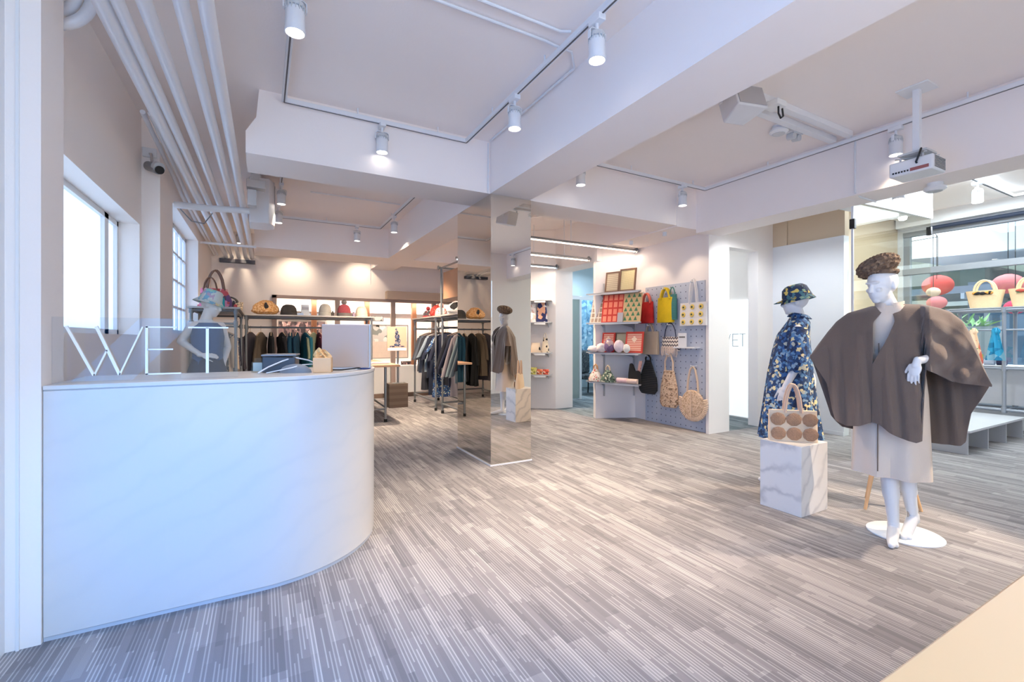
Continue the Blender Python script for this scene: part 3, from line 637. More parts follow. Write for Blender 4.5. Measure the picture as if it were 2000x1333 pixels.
MB().lathe([(0, 0), (0.055, 0), (0.055, -0.03), (0.075, -0.035), (0.078, -0.055), (0.06, -0.07), (0, -0.07)]).build('base', WHITE, sd)
MB().lathe([(0.035, -0.069), (0.05, -0.069), (0.05, -0.075), (0.035, -0.075)]).build('vent_ring', FINS, sd)
s2 = dup(sd, (5.13, 1.70, 2.6), 0, 'round white detector under the right side beam near the projector', 'ceiling detectors')
em = thing('emergency_light', 'small white twin emergency lamp on the ceiling beside the detector', 'emergency light', (4.30, 2.43, CZ))
MB().bx(-0.08, 0.08, -0.04, 0.04, -0.04, 0).build('case', WHITE, em, bevel=0.004)
for k in (-0.04, 0.04): MB().cyl((k, -0.03, -0.07), (k, 0.03, -0.06), 0.03).build('lamp_head', FINS, em)
# projector
pj = thing('projector', 'white projector hanging on a pole from the right ceiling', 'projector', (4.415, 1.57, CZ))
MB().bx(-0.10, 0.10, -0.10, 0.10, -0.012, 0).build('ceiling_plate', WHITE, pj, bevel=0.003)
MB().bx(-0.022, 0.022, -0.022, 0.022, -0.50, -0.01).build('pole', PIPEW, pj, bevel=0.003)
m_ = MB(); m_.bx(-0.09, 0.09, -0.09, 0.09, -0.515, -0.50)
for a in range(4): m_.box((0.07*math.cos(a*PI/2+0.7), 0.07*math.sin(a*PI/2+0.7), -0.53), (0.13, 0.018, 0.006), Matrix.Rotation(a*PI/2+0.7, 3, 'Z'))
for a in range(4): m_.cyl((0.11*math.cos(a*PI/2+0.7), 0.10*math.sin(a*PI/2+0.7), -0.53), (0.11*math.cos(a*PI/2+0.7), 0.10*math.sin(a*PI/2+0.7), -0.56), 0.007, n=8)
m_.build('bracket', FINS, pj)
MB().bx(-0.115, 0.115, -0.135, 0.135, -0.67, -0.56).build('housing', PIPEW, pj, bevel=0.012)
MB().bx(-0.119, -0.115, -0.11, 0.0, -0.655, -0.632).build('port_panel', mat('port_panel_red', (150, 90, 90), 0.5), pj)
for k in range(6): MB().bx(-0.119, -0.115, 0.01+k*0.018, 0.02+k*0.018, -0.65, -0.638).build('port', BLACK, pj)
vt = MB()
for k in range(8): vt.bx(-0.09, 0.09, -0.139, -0.135, -0.655+k*0.011, -0.650+k*0.011)
vt.build('vent', mat('vent_grey', (130, 130, 132), 0.6), pj)
MB().tube([(-0.02, -0.02, -0.50), (-0.10, -0.06, -0.50), (-0.14, -0.06, -0.56), (-0.13, -0.04, -0.60), (-0.118, -0.04, -0.605)], 0.007, 8).build('cable', BLACK, pj)
# ------------------------------------------------------------------ counter
ct = thing('reception_counter', 'white marble reception counter with a rounded end at the left', 'counter', (0, 0, 0))
def arc(r, a0=-90, a1=14, n=26, cx=-0.02, cy=3.25): return [(cx+r*math.cos(R(lerp(a0, a1, i/n))), cy+r*math.sin(R(lerp(a0, a1, i/n)))) for i in range(n+1)]
def cpoly(off=0.0):
    return [(-0.788, 2.56+off)]+arc(0.69-off)+list(reversed(arc(0.14+off)))+[(-0.788, 3.11-off)]
MB().prism(cpoly(), 0.018, 1.033).build('body', COUNTER, ct, bevel=0.003)
MB().prism(cpoly(-0.004), 1.036, 1.055).build('worktop', COUNTER, ct, bevel=0.003)
MB().prism(cpoly(0.006), 1.033, 1.036).build('seam_strip', mat('pale_grey_seam', (190, 196, 204), 0.4), ct)
MB().prism(cpoly(0.006), 0.0, 0.018).build('base_strip', mat('pale_grey_strip', (190, 196, 204), 0.4), ct)
# glass screen with the shop name on it
gs = thing('glass_screen', 'low clear glass screen with the white letters WET on the counter', 'screen', (0, 2.65, 1.0552))
MB().bx(-0.787, -0.105, -0.005, 0.005, 0.0, 0.287).build('glass_pane', GLASSB, gs, smooth=False)
LET = mat('white_lettering', (246, 248, 250), 0.35, var=0)
def stroke(mb, x0, z0, x1, z1, w0, y0, y1):
    d = Vector((x1-x0, z1-z0)); n = Vector((-d.y, d.x)).normalized()*w0/2
    mb.prism([(x0+n.x, z0+n.y), (x1+n.x, z1+n.y), (x1-n.x, z1-n.y), (x0-n.x, z0-n.y)], y0, y1, 'Y')
L3 = [('letter', [(-0.738, 0.247, -0.647, 0.030, 0.010), (-0.647, 0.030, -0.603, 0.142, 0.006), (-0.640, 0.247, -0.560, 0.030, 0.011), (-0.560, 0.030, -0.478, 0.247, 0.006)]),
      ('letter', [(-0.464, 0.250, -0.464, 0.026, 0.010), (-0.468, 0.246, -0.352, 0.246, 0.006), (-0.462, 0.143, -0.366, 0.143, 0.006), (-0.468, 0.030, -0.335, 0.030, 0.006)]),
      ('letter', [(-0.308, 0.246, -0.146, 0.246, 0.007), (-0.232, 0.246, -0.232, 0.026, 0.012)])]
for (nm, st), lb in zip(L3, ('white letter W', 'white letter E', 'white letter T')):
    m_ = MB()
    for s_ in st: stroke(m_, *s_, -0.018, -0.006)
    m_.build(nm, LET, gs, smooth=False, label=lb)
# things on the counter
sb = thing('display_monitor', 'back of a beige flat display standing on the end of the counter', 'monitor', (0.452, 2.985, 1.0552), -YAW)
MB().bx(-0.145, 0.145, 0.0, 0.014, 0.012, 0.278).build('back_panel', mat('beige_panel', (182, 164, 152), 0.5, var=0.02), sb, bevel=0.003)
MB().bx(-0.150, 0.150, 0.015, 0.045, 0.008, 0.282).build('bezel', mat('pale_bezel', (196, 208, 222), 0.4), sb, bevel=0.003)
MB().bx(-0.08, 0.08, -0.01, 0.05, 0.0, 0.012).build('foot', mat('pale_bezel', (196, 208, 222), 0.4), sb)
wb = thing('wooden_box', 'small pale wooden box holding orange tissue on the counter', 'box', (0.305, 2.80, 1.0552), -YAW+R(14))
MB().bx(-0.048, 0.048, -0.035, 0.035, 0.0, 0.085).build('box_body', WOODP, wb, bevel=0.003)
m_ = MB()
for k in range(7):
    a = random.uniform(0, 6.28); r_ = random.uniform(0.0, 0.02)
    m_.grid(lambda u, v, a=a, r_=r_: (r_*math.cos(a)+(u-0.5)*0.04+0.02*math.sin(v*3+a), r_*math.sin(a)+0.012*math.sin(u*5+a), 0.08+v*(0.045+0.02*math.sin(a))*(1-(u-0.5)**2*2)), 4, 5, 0.001)
m_.build('tissue', mat('orange_tissue', (246, 190, 130), 0.8, var=0.3, scale=30), wb)
tp = thing('tape_dispenser', 'round blue tape dispenser at the end of the counter', 'tape dispenser', (0.578, 3.01, 1.0552))
MB().lathe([(0, 0), (0.034, 0), (0.038, 0.006), (0.038, 0.030), (0.030, 0.040), (0.012, 0.042), (0, 0.038)]).build('case', mat('blue_plastic', (20, 92, 214), 0.3), tp)
MB().box((0.0, -0.038, 0.012), (0.05, 0.02, 0.02)).build('cutter', mat('dark_blue_plastic', (14, 60, 160), 0.3), tp)
pr_ = thing('receipt_printer', 'low black printer with grey lid on the counter', 'printer', (0.10, 2.985, 1.0552), -YAW+R(18))
MB().prism([(-0.085, 0.0), (0.085, 0.0), (0.085, 0.085), (-0.085, 0.092)], -0.09, 0.07, 'Y').build('case', mat('charcoal_plastic', (52, 54, 60), 0.4), pr_, bevel=0.004)
MB().bx(-0.090, 0.090, -0.094, 0.074, 0.093, 0.103).build('lid', mat('grey_lid', (120, 126, 134), 0.35), pr_, bevel=0.003)
hb = MB().ell((0, 0, 0.0), (0.085, 0.03, 0.048))
o = hb.build('scanner_stand', mat('grey_rubber', (112, 122, 134), 0.5), loc=(0.165, 2.83, 1.058), rotz=-YAW+R(10)); tag(o, 'grey rounded stand with trailing cables beside the printer', 'stand')
cb = MB()
cb.tube([(-0.02, 2.83, 1.06), (0.03, 2.86, 1.09), (0.10, 2.88, 1.12), (0.16, 2.90, 1.14), (0.24, 2.93, 1.12), (0.28, 2.97, 1.10)], 0.004, 8)
cb.tube([(0.02, 2.82, 1.06), (0.09, 2.80, 1.075), (0.14, 2.80, 1.085), (0.20, 2.82, 1.10), (0.26, 2.86, 1.10)], 0.003, 8)
tag(cb.build('white_cable', mat('white_cable', (214, 222, 232), 0.4)), 'white cables looping over the counter beside the printer', 'cable')
tag(MB().tube([(0.36, 2.92, 1.060), (0.42, 2.89, 1.060), (0.48, 2.90, 1.064), (0.54, 2.96, 1.066)], 0.004, 8).build('black_cable', BLACK), 'black cable running from the monitor to the blue dispenser', 'cable')
cd = thing('card_holder', 'small clear card holder left of the printer', 'holder', (-0.03+0.02, 2.97, 1.0552), -YAW)
MB().bx(-0.04, 0.04, -0.02, 0.02, 0.0, 0.006).bx(-0.04, 0.04, -0.02, -0.016, 0.006, 0.06).bx(-0.04, 0.04, 0.010, 0.014, 0.006, 0.08).build('tray', GLASS, cd)
MB().bx(-0.034, 0.034, -0.013, 0.006, 0.007, 0.055).build('card_stack', WHITE, cd)
# ------------------------------------------------------------------ clothes rails
BOARD = mat('rail_top_board', (176, 172, 168), 0.5, var=0.04)
def joint(mb, c, r=0.026): mb.lathe([(0.017, -0.032), (r, -0.032), (r, 0.032), (0.017, 0.032)], c, 14)
def rail(name, label, x0, x1, y0, y1, zt, ax, barz, legs=True, caster=False, shelf=None):
    t = thing(name, label, 'clothes rail', (x0, y0, 0), 0, 'grey pipe clothes rails')
    W, D = x1-x0, y1-y0; r = 0.017
    for px, py in ((r, r), (W-r, r), (r, D-r), (W-r, D-r)):
        MB().cyl((px, py, 0.05), (px, py, zt-0.02), r).build('post', GREYP, t)
        (MB().lathe([(0.012, 0.05), (0.022, 0.05), (0.024, 0.03), (0.024, 0.0), (0, 0)], (px, py, 0)) if not caster else MB().cyl((px-0.012, py, 0.026), (px+0.012, py, 0.026), 0.026).cyl((px, py, 0.03), (px, py, 0.06), 0.008)).build('foot', RUBBER, t)
    b = MB()
    for z in ((zt-0.045),):
        b.cyl((0, r, z), (W, r, z), r*0.9).cyl((0, D-r, z), (W, D-r, z), r*0.9).cyl((r, 0, z), (r, D, z), r*0.9).cyl((W-r, 0, z), (W-r, D, z), r*0.9)
    b.build('top_frame', GREYP, t)
    b = MB().cyl((r, r, 0.16), (r, D-r, 0.16), r*0.85).cyl((W-r, r, 0.16), (W-r, D-r, 0.16), r*0.85)
    b.cyl((r, D-r, 0.18), (W-r, D-r, 0.18), r*0.85)
    b.build('lower_frame', GREYP, t)
    for px, py in ((r, r), (W-r, r), (r, D-r), (W-r, D-r)):
        for z in (0.16, barz, zt-0.05):
            jb_ = MB(); joint(jb_, (px, py, z)); jb_.build('pipe_joint', GREYP, t)
    hb_ = MB()
    if ax == 'X': hb_.cyl((r, r, barz), (r, D-r, barz), r*0.8).cyl((W-r, r, barz), (W-r, D-r, barz), r*0.8).cyl((r, D/2, barz), (W-r, D/2, barz), r*0.9)
    else: hb_.cyl((r, r, barz), (W-r, r, barz), r*0.8).cyl((r, D-r, barz), (W-r, D-r, barz), r*0.8).cyl((W/2, r, barz), (W/2, D-r, barz), r*0.9)
    hb_.build('hanging_bar', GREYP, t)
    MB().bx(-0.03, W+0.03, -0.03, D+0.03, zt-0.024, zt).build('top_board', BOARD, t, bevel=0.003)
    return t
BZ = 1.43
rail('clothes_rail', 'long grey pipe clothes rail against the display wall, hats along its top', -0.24, 1.74, 8.36, 8.84, 1.635, 'X', BZ)
rail('clothes_rail', 'grey pipe clothes rail beside the paned left window, patchwork bags on top', -0.76, -0.27, 6.60, 8.30, 1.635, 'Y', BZ)
rail('clothes_rail', 'tall grey pipe clothes rail right of the poster stand', 2.61, 3.13, 7.50, 8.76, 1.635, 'Y', BZ)
rail('clothes_rail', 'grey pipe clothes rail just left of the mirrored column, grey shirts hanging', 2.61, 3.13, 5.95, 7.20, 1.635, 'Y', BZ)
HANG = mat('wood_hanger', (168, 140, 112), 0.5)
GC = {}
def fab(n, c, **k):
    if n not in GC: GC[n] = mat(n, c, 0.9, bump=0.15, bscale=180, spec=0.2, **k)
    return GC[n]
FLOR = blotch('navy_floral_print', [((26, 44, 84), 5), ((38, 74, 124), 3), ((70, 110, 152), 2), ((214, 208, 180), 1.3), ((120, 150, 176), 1)], 55, warp=0.02)
CAMO = blotch('grey_print', [((70, 74, 84), 4), ((104, 106, 112), 3), ((44, 46, 54), 3), ((168, 164, 160), 1)], 42, warp=0.02)
SEQ = blotch('dark_metallic_print', [((40, 38, 40), 5), ((92, 84, 76), 2), ((180, 160, 130), 0.8), ((20, 20, 24), 3)], 70)
def garment(label, grp, x, y, rot, m, L=0.85, w=0.23, sl=0.45, flare=1.1, cat='garment', name='shirt', seed=0, spread=0.10):
    rnd = random.Random(seed+int(x*100)+int(y*77)); t = thing(name, label, cat, (x, y, BZ), rot, grp)
    h = MB().tube([(0.0, 0, -0.075), (0, 0, -0.03), (0.014, 0, -0.012), (0.020, 0, 0.008), (0.012, 0, 0.022), (-0.004, 0, 0.0235), (-0.020, 0, 0.012)], 0.0025, 6)
    h.tube([(-0.20, 0, -0.145), (-0.1, 0, -0.10), (0, 0, -0.075), (0.1, 0, -0.10), (0.20, 0, -0.145)], 0.007, 8)
    h.build('hanger', HANG, t)
    b = MB(); ph = rnd.uniform(0, 6); n = 28; R_ = []
    for z, rx, ry, f in ((-0.082, 0.055, 0.022, 0), (-0.094, 0.085, 0.026, 0), (-0.118, 0.150, 0.032, 0), (-0.142, 0.205, 0.034, 0), (-0.19, w*0.97, 0.042, 0.02), (-0.30, w*0.95, 0.046, 0.05),
                         (-0.45, w*0.97, 0.046, 0.09), (-0.10-L*0.65, lerp(w, w*flare, 0.5), 0.05, 0.13), (-0.10-L, w*flare, 0.055, 0.17)):
        R_.append(ring(0, 0, z, rx, ry, n, 2.3, 0) if not f else [(px, py+ry*f*5*math.sin(px*38+ph+z*2)*0.7, pz) for px, py, pz in ring(0, 0, z, rx, ry, n, 2.3)])
    b.loft(R_)
    if sl:
        for s_ in (-1, 1):
            k = rnd.uniform(0.7, 1.2); R2 = []
            for i in range(7):
                u = i/6; cx = s_*(0.185+0.03*u+spread*k*u); cz = -0.165-sl*u; rr = lerp(0.052, 0.045, u); yy = 0.02*math.sin(u*3+ph)
                R2.append([(cx+rr*math.cos(2*PI*q/12), yy+rr*0.62*math.sin(2*PI*q/12), cz+rr*0.5*math.cos(2*PI*q/12)*s_*-0.6) for q in range(12)])
            b.loft(R2)
    b.build('cloth', m, t)
    return t
gr = 'garments on the rear rail'
rear = [(-0.17, 'charcoal', (62, 58, 66), 'dark plum coat', 0.95, 0.5), (-0.02, 'brownmix', (74, 66, 58), 'brown tweed jacket', 0.85, 0.45), (0.13, 'black1', (22, 24, 28), 'black long coat', 1.05, 0.55), (0.30, 'black2', (28, 28, 32), 'black narrow coat', 0.95, 0.5),
        (0.42, 'teal1', (14, 48, 68), 'dark teal coat', 0.95, 0.55), (0.52, 'teal2', (10, 40, 58), 'darker teal coat', 0.95, 0.55), (0.66, 'teal3', (22, 76, 92), 'bright teal coat', 0.9, 0.5), (0.78, 'olive', (92, 98, 84), 'olive jacket', 0.7, 0.35),
        (0.88, 'burgundy', (84, 40, 52), 'burgundy jacket', 0.7, 0.35), (1.02, 'navy', (34, 42, 72), 'navy jacket', 0.7, 0.4), (1.14, 'black3', (26, 30, 34), 'black wool coat', 0.9, 0.5), (1.26, 'teal4', (16, 56, 72), 'teal wool coat', 0.9, 0.5), (1.38, 'black4', (30, 30, 32), 'black cape coat', 0.9, 0.4),
        (1.50, 'darkolive', (58, 60, 50), 'dark olive coat', 0.9, 0.5), (1.62, 'black5', (24, 26, 30), 'black short jacket', 0.7, 0.5)]
place = ['leftmost on the rear rail', 'second from the left on the rear rail', 'third from the left on the rear rail', 'fourth from the left on the rear rail', 'left of two teal ones together on the rear rail', 'right of two teal ones together on the rear rail',
         'standing alone left of the olive one', 'between teal and burgundy on the rear rail', 'beside the olive one on the rear rail', 'behind the left edge of the display monitor', 'behind the monitor, left half', 'behind the monitor, seen in the mirror', 'behind the monitor, right of the teal wool coat', 'behind the monitor near the rail end', 'last at the right end of the rear rail']
for i, (x, nm, c, lb, L, sl) in enumerate(rear):
    garment(lb+', '+place[i], gr, x, 8.60, R(90+random.uniform(-26, 14)), fab(nm, c), L, 0.22, sl, 1.15, 'coat', 'coat' if 'coat' in lb else 'jacket', i, 0.03)
gr = 'garments on the left rail'
for i, (y, m, lb, L, nm) in enumerate(((6.72, SEQ, 'dark metallic patterned vest hanging nearest at the left rail', 0.75, 'vest'), (6.84, fab('beige', (206, 184, 156)), 'beige crinkled jacket behind the metallic vest', 0.78, 'jacket'), (6.96, FLOR, 'navy flowered blouse behind the beige jacket', 0.95, 'blouse'),
        (7.10, fab('greyblue', (84, 94, 110)), 'grey-blue shirt midway along the left rail', 0.8, 'shirt'), (7.28, CAMO, 'grey printed shirt farther along the left rail', 0.9, 'shirt'), (7.48, fab('black6', (30, 32, 36)), 'black dress far along the left rail', 1.0, 'dress'), (7.7, fab('ink', (40, 46, 66)), 'ink blue tunic near the far end of the left rail', 0.9, 'tunic'))):
    garment(lb, gr, -0.515, y, R(random.uniform(-6, 6)), m, L, 0.15 if nm == 'vest' else 0.185, 0.0 if nm == 'vest' else 0.4, 1.05, 'garment', nm, i, 0.0)
gr = 'garments on the rail right of the poster'
for i, (y, m, lb, L, sl, nm) in enumerate(((8.60, fab('char2', (74, 78, 86)), 'charcoal half-sleeve top at the far end of the right rail', 0.72, 0.42, 'top'), (8.46, fab('steel', (96, 104, 118)), 'steel grey top second from the far end', 0.74, 0.40, 'top'), (8.30, fab('dark2', (52, 54, 62)), 'dark grey loose top in the middle of the right rail', 1.05, 0.42, 'top'),
        (8.14, fab('paleblue', (142, 156, 170)), 'pale blue-grey shirt, the lightest on that rail', 0.7, 0.36, 'shirt'), (8.0, fab('ink2', (44, 50, 66)), 'ink blue shirt in front of the pale one', 0.8, 0.4, 'shirt'), (7.86, fab('navy2', (36, 42, 58)), 'navy long dress beside the flowered dress', 1.1, 0.3, 'dress'),
        (7.70, FLOR, 'long navy dress with pale flowers on the right rail', 1.12, 0.25, 'dress'), (7.58, fab('ink3', (40, 44, 60)), 'plain navy blouse at the near post of the right rail', 0.7, 0.4, 'blouse'))):
    garment(lb, gr, 2.87, y, R(random.uniform(-9, 9)), m, L, 0.225, sl, 1.12, 'garment', nm, i, 0.12)
gr = 'garments beside the mirrored column'
for i, (y, m, lb, L, sl, nm) in enumerate(((7.06, fab('black7', (32, 34, 42)), 'black jacket at the far end of the rail by the column', 0.85, 0.5, 'jacket'), (6.93, fab('ink4', (38, 42, 58)), 'navy jacket second on the rail by the column', 0.85, 0.5, 'jacket'), (6.78, fab('taupe', (132, 124, 128)), 'taupe long cardigan half hidden by the grey shirt', 1.0, 0.62, 'cardigan'),
        (6.62, fab('greygreen', (122, 134, 136)), 'grey-green long sleeved shirt hanging closest to the mirror', 0.78, 0.60, 'shirt'), (6.46, fab('grey5', (104, 112, 116)), 'mid grey shirt cut off by the mirror edge', 0.78, 0.60, 'shirt'), (6.3, fab('black8', (30, 30, 36)), 'black trousers-length coat hidden mostly by the column', 1.1, 0.5, 'coat'))):
    garment(lb, gr, 2.87, y, R(random.uniform(-8, 8)), m, L, 0.235, sl, 1.08, 'garment', nm, i, 0.14)
# pipe frame with a hanging tan board behind the column
pf = thing('board_frame', 'tall pipe frame carrying a tan board just left of the mirrored column', 'frame', (2.62, 7.22, 0))
MB().cyl((0, 0, 1.636), (0, 0, 2.42), 0.017).build('post', GREYP, pf)
MB().cyl((0, 0.0, 2.42), (0, -1.6, 2.42), 0.015).cyl((-0.03, 0, 2.42), (0.55, 0, 2.42), 0.015).lathe([(0.04, -0.03), (0.04, -0.02), (0.022, -0.015), (0.022, 0.02)], (-0.03, 0, 2.42), 14, 'X').build('top_pipe', GREYP, pf)
MB().bx(0.02, 0.045, -1.6, -0.04, 1.90, 2.34).build('board', mat('copper_board', (186, 142, 110), 0.5, var=0.03), pf)
# ------------------------------------------------------------------ display behind the opening
MB_ = MB().bx(0.3, 3.85, 9.82, 10.33, 0.0, 0.66)
tag(MB_.build('display_bench', WHITE, bevel=0.01), 'long white bench inside the rear display, glowing along its back', 'bench')
tag(MB().bx(0.3, 3.85, 10.30, 10.34, 0.67, 0.685).build('light_strip', glow('cove_strip', (255, 236, 214), 6)), 'warm light strip along the back of the white display bench', 'light strip')
lb_ = thing('light_shelf', 'white light shelf with a glowing strip high in the rear display', 'light shelf', (0.2, 10.2, 1.80))
MB().bx(0, 3.7, 0.0, 0.15, 0, 0.02).bx(0, 3.7, 0.0, 0.015, 0.02, 0.05).build('shelf_board', WHITE, lb_)
MB().bx(0.02, 3.68, 0.05, 0.08, 0.021, 0.033).build('light_strip', glow('cove_strip', (255, 236, 214), 6), lb_)
area('display_light', (2.05, 10.15, 1.95), (R(30), 0, 0), 3.4, 0.08, 26, (1, 0.88, 0.76))
area('display_light', (2.05, 9.86, 2.02), (R(15), 0, 0), 3.4, 0.08, 30, (1, 0.88, 0.76))
for x, lb in ((0.92, 'brown timber post at the left of the rear display'), (1.96, 'brown timber post behind the end of the rear rail'), (2.98, 'brown timber post with knots beside the right rail')):
    m_ = MB().bx(x-0.05, x+0.05, 9.95, 10.05, 0, 2.045)
    if x > 2.5: m_.ell((x-0.02, 9.94, 1.66), (0.03, 0.02, 0.04), 10, 6).ell((x-0.05, 9.94, 0.78), (0.03, 0.03, 0.05), 10, 6)
    tag(m_.build('timber_post', TIMBER, bevel=0.008), lb, 'post', 'timber posts in the rear display')
def framed(name, label, cat, x0, x1, z0, z1, y, art, fc, grp=None, th=0.02, fw=0.015, mount=None):
    t = thing(name, label, cat, ((x0+x1)/2, y, z0), 0, grp); w_, h_ = x1-x0, z1-z0
    MB().bx(-w_/2, w_/2, 0.0, th, 0, h_).build('backing', mount or WHITE, t)
    f = MB().bx(-w_/2, w_/2, -0.008, 0.0, 0, fw).bx(-w_/2, w_/2, -0.008, 0.0, h_-fw, h_).bx(-w_/2, -w_/2+fw, -0.008, 0.0, fw, h_-fw).bx(w_/2-fw, w_/2, -0.008, 0.0, fw, h_-fw)
    f.build('picture_frame', fc, t)
    for (a, b, c, d, mm, nm) in art: MB().bx(-w_/2+a*w_, -w_/2+b*w_, -0.003, 0.0, c*h_, d*h_).build(nm, mm, t, smooth=False)
    return t
GF = mat('grey_thin_frame', (120, 112, 108), 0.5)
PH1 = blotch('black_white_photo', [((70, 74, 70), 2), ((120, 124, 120), 3), ((190, 186, 180), 4), ((40, 44, 40), 1.5), ((220, 216, 210), 3)], 9, warp=0.1)
PH2 = blotch('dark_lattice_photo', [((74, 58, 60), 4), ((118, 96, 98), 3), ((176, 140, 134), 1.5), ((216, 190, 180), 0.8), ((52, 44, 50), 3)], 22, warp=0.05, stretch=(1, 1, 0.6))
framed('photo_print', 'pale framed photograph of a rock by water in the rear display', 'picture', 2.10, 2.92, 0.80, 1.55, 10.25, [(0.02, 0.5, 0.5, 0.98, PH1, 'photo'), (0.03, 0.97, 0.02, 0.5, mat('pale_photo', (206, 190, 176), 0.7, var=0.1, scale=12), 'photo')], GF)
framed('photo_print', 'dark patterned picture above the coats in the rear display', 'picture', 0.28, 1.16, 0.95, 1.60, 10.25, [(0.0, 1, 0.0, 1, PH2, 'photo')], GF)
framed('photo_print', 'blue-grey framed print at the upper left of the rear display', 'picture', 0.34, 1.18, 1.62, 1.78, 10.25, [(0.05, 0.95, 0.05, 0.95, mat('bluegrey_print', (150, 164, 184), 0.6, var=0.1), 'photo')], GF)
framed('photo_print', 'small dark photograph low beside the poster stand', 'picture', 2.70, 2.95, 0.60, 0.74, 10.05, [(0.0, 1, 0, 1, PH2, 'photo')], GF)
framed('photo_print', 'small grey landscape photograph behind the right end of the rear rail', 'picture', 2.07, 2.34, 1.62, 1.74, 10.15, [(0.0, 1, 0, 1, PH1, 'photo')], GF)
# poster stand
ps = thing('poster_stand', 'dark wooden block carrying a pole with a pink fashion poster', 'poster stand', (2.15, 8.20, 0))
MB().bx(-0.165, 0.175, -0.04, 0.22, 0, 0.43).build('block', stripes('dark_wood_block', (84, 70, 62), (96, 82, 72), 9, 'Z', 0.6, 0.5), ps, bevel=0.004)
MB().bx(-0.08, 0.12, 0.0, 0.16, 0.43, 0.44).cyl((0.02, 0.08, 0.44), (0.02, 0.08, 1.06), 0.018).build('pole', STEEL, ps)
MB().bx(-0.18, 0.17, 0.045, 0.065, 1.02, 1.46).build('poster_board', mat('poster_pink', (226, 176, 152), 0.6, var=0.04), ps, bevel=0.002)
MB().bx(-0.175, 0.165, 0.042, 0.045, 1.025, 1.075).build('poster_margin', WHITE, ps)
f = MB()
def blob(cx, cz, rx, rz, y=0.042): f.add([(cx+rx*math.cos(2*PI*i/14), y+0.001*(len(f.v) % 3)*0, cz+rz*math.sin(2*PI*i/14)) for i in range(14)]+[(cx+rx*math.cos(2*PI*i/14), 0.0445, cz+rz*math.sin(2*PI*i/14)) for i in range(14)], [tuple(range(14)), tuple(range(14, 28))]+[(i, (i+1) % 14, 14+(i+1) % 14, 14+i) for i in range(14)])
for c in ((-0.02, 1.41, 0.018, 0.016), (-0.01, 1.35, 0.03, 0.04), (0.0, 1.28, 0.045, 0.05), (0.01, 1.20, 0.05, 0.05), (0.0, 1.13, 0.06, 0.03), (-0.09, 1.10, 0.05, 0.015), (0.08, 1.10, 0.06, 0.012)): blob(*c)
f.build('printed_figure', blotch('poster_figure', [((62, 78, 112), 3), ((44, 52, 78), 2), ((190, 176, 170), 1), ((110, 120, 140), 1)], 60), ps)
# table in front of the rear rail
tb = thing('display_table', 'wooden topped pipe table between the counter and the poster stand', 'table', (1.00, 6.55, 0))
MB().bx(-0.02, 0.78, 0.10, 1.86, 0.83, 0.862).build('table_top', WOODT, tb, bevel=0.004)
for px, py in ((0.07, 0.2), (0.61, 0.30), (0.07, 1.78), (0.66, 1.78)):
    MB().cyl((px, py, 0.04), (px, py, 0.83), 0.019).build('leg', STEEL, tb)
    MB().lathe([(0, 0), (0.024, 0), (0.024, 0.045), (0, 0.05)], (px, py, 0)).build('foot', RUBBER, tb)
MB().cyl((0.07, 0.2, 0.22), (0.07, 1.78, 0.22), 0.016).cyl((0.61, 0.30, 0.22), (0.66, 1.78, 0.22), 0.016).cyl((0.07, 0.25, 0.20), (0.61, 0.30, 0.20), 0.016).build('stretcher', STEEL, tb)
for (x, y, w_, d_, h_, rz, c, lb, grp) in ((1.52, 7.0, 0.30, 0.21, 0.025, 0.2, (222, 220, 218), 'white papers lying on the display table', None), (1.30, 7.35, 0.3, 0.25, 0.05, 0.05, (196, 204, 210), 'folded pale knit on the display table', None)):
    m_ = MB()
    for k in range(3): m_.box((0.004*k, 0.003*k, h_*(k+0.5)/3), (w_-0.01*k, d_-0.006*k, h_/3*0.92), Matrix.Rotation(0.03*k, 3, 'Z'))
    tag(m_.build('paper_stack' if h_ < 0.03 else 'folded_knit', mat('paper', c, 0.8), loc=(x, y, 0.8622), rotz=rz), lb, 'papers' if h_ < 0.03 else 'knit')
bk = MB().prism([(-0.11, 0), (0.11, 0), (0.02, 0.24), (-0.02, 0.24)], -0.12, 0.12, 'Y')
tag(bk.build('tent_sign', stripes('paper_print', (226, 222, 214), (170, 166, 160), 42, 'Z', 0.8, 0.75), loc=(1.22, 6.95, 0.8622), rotz=R(20)), 'folded paper sign standing on the display table, seen in the mirror', 'sign')
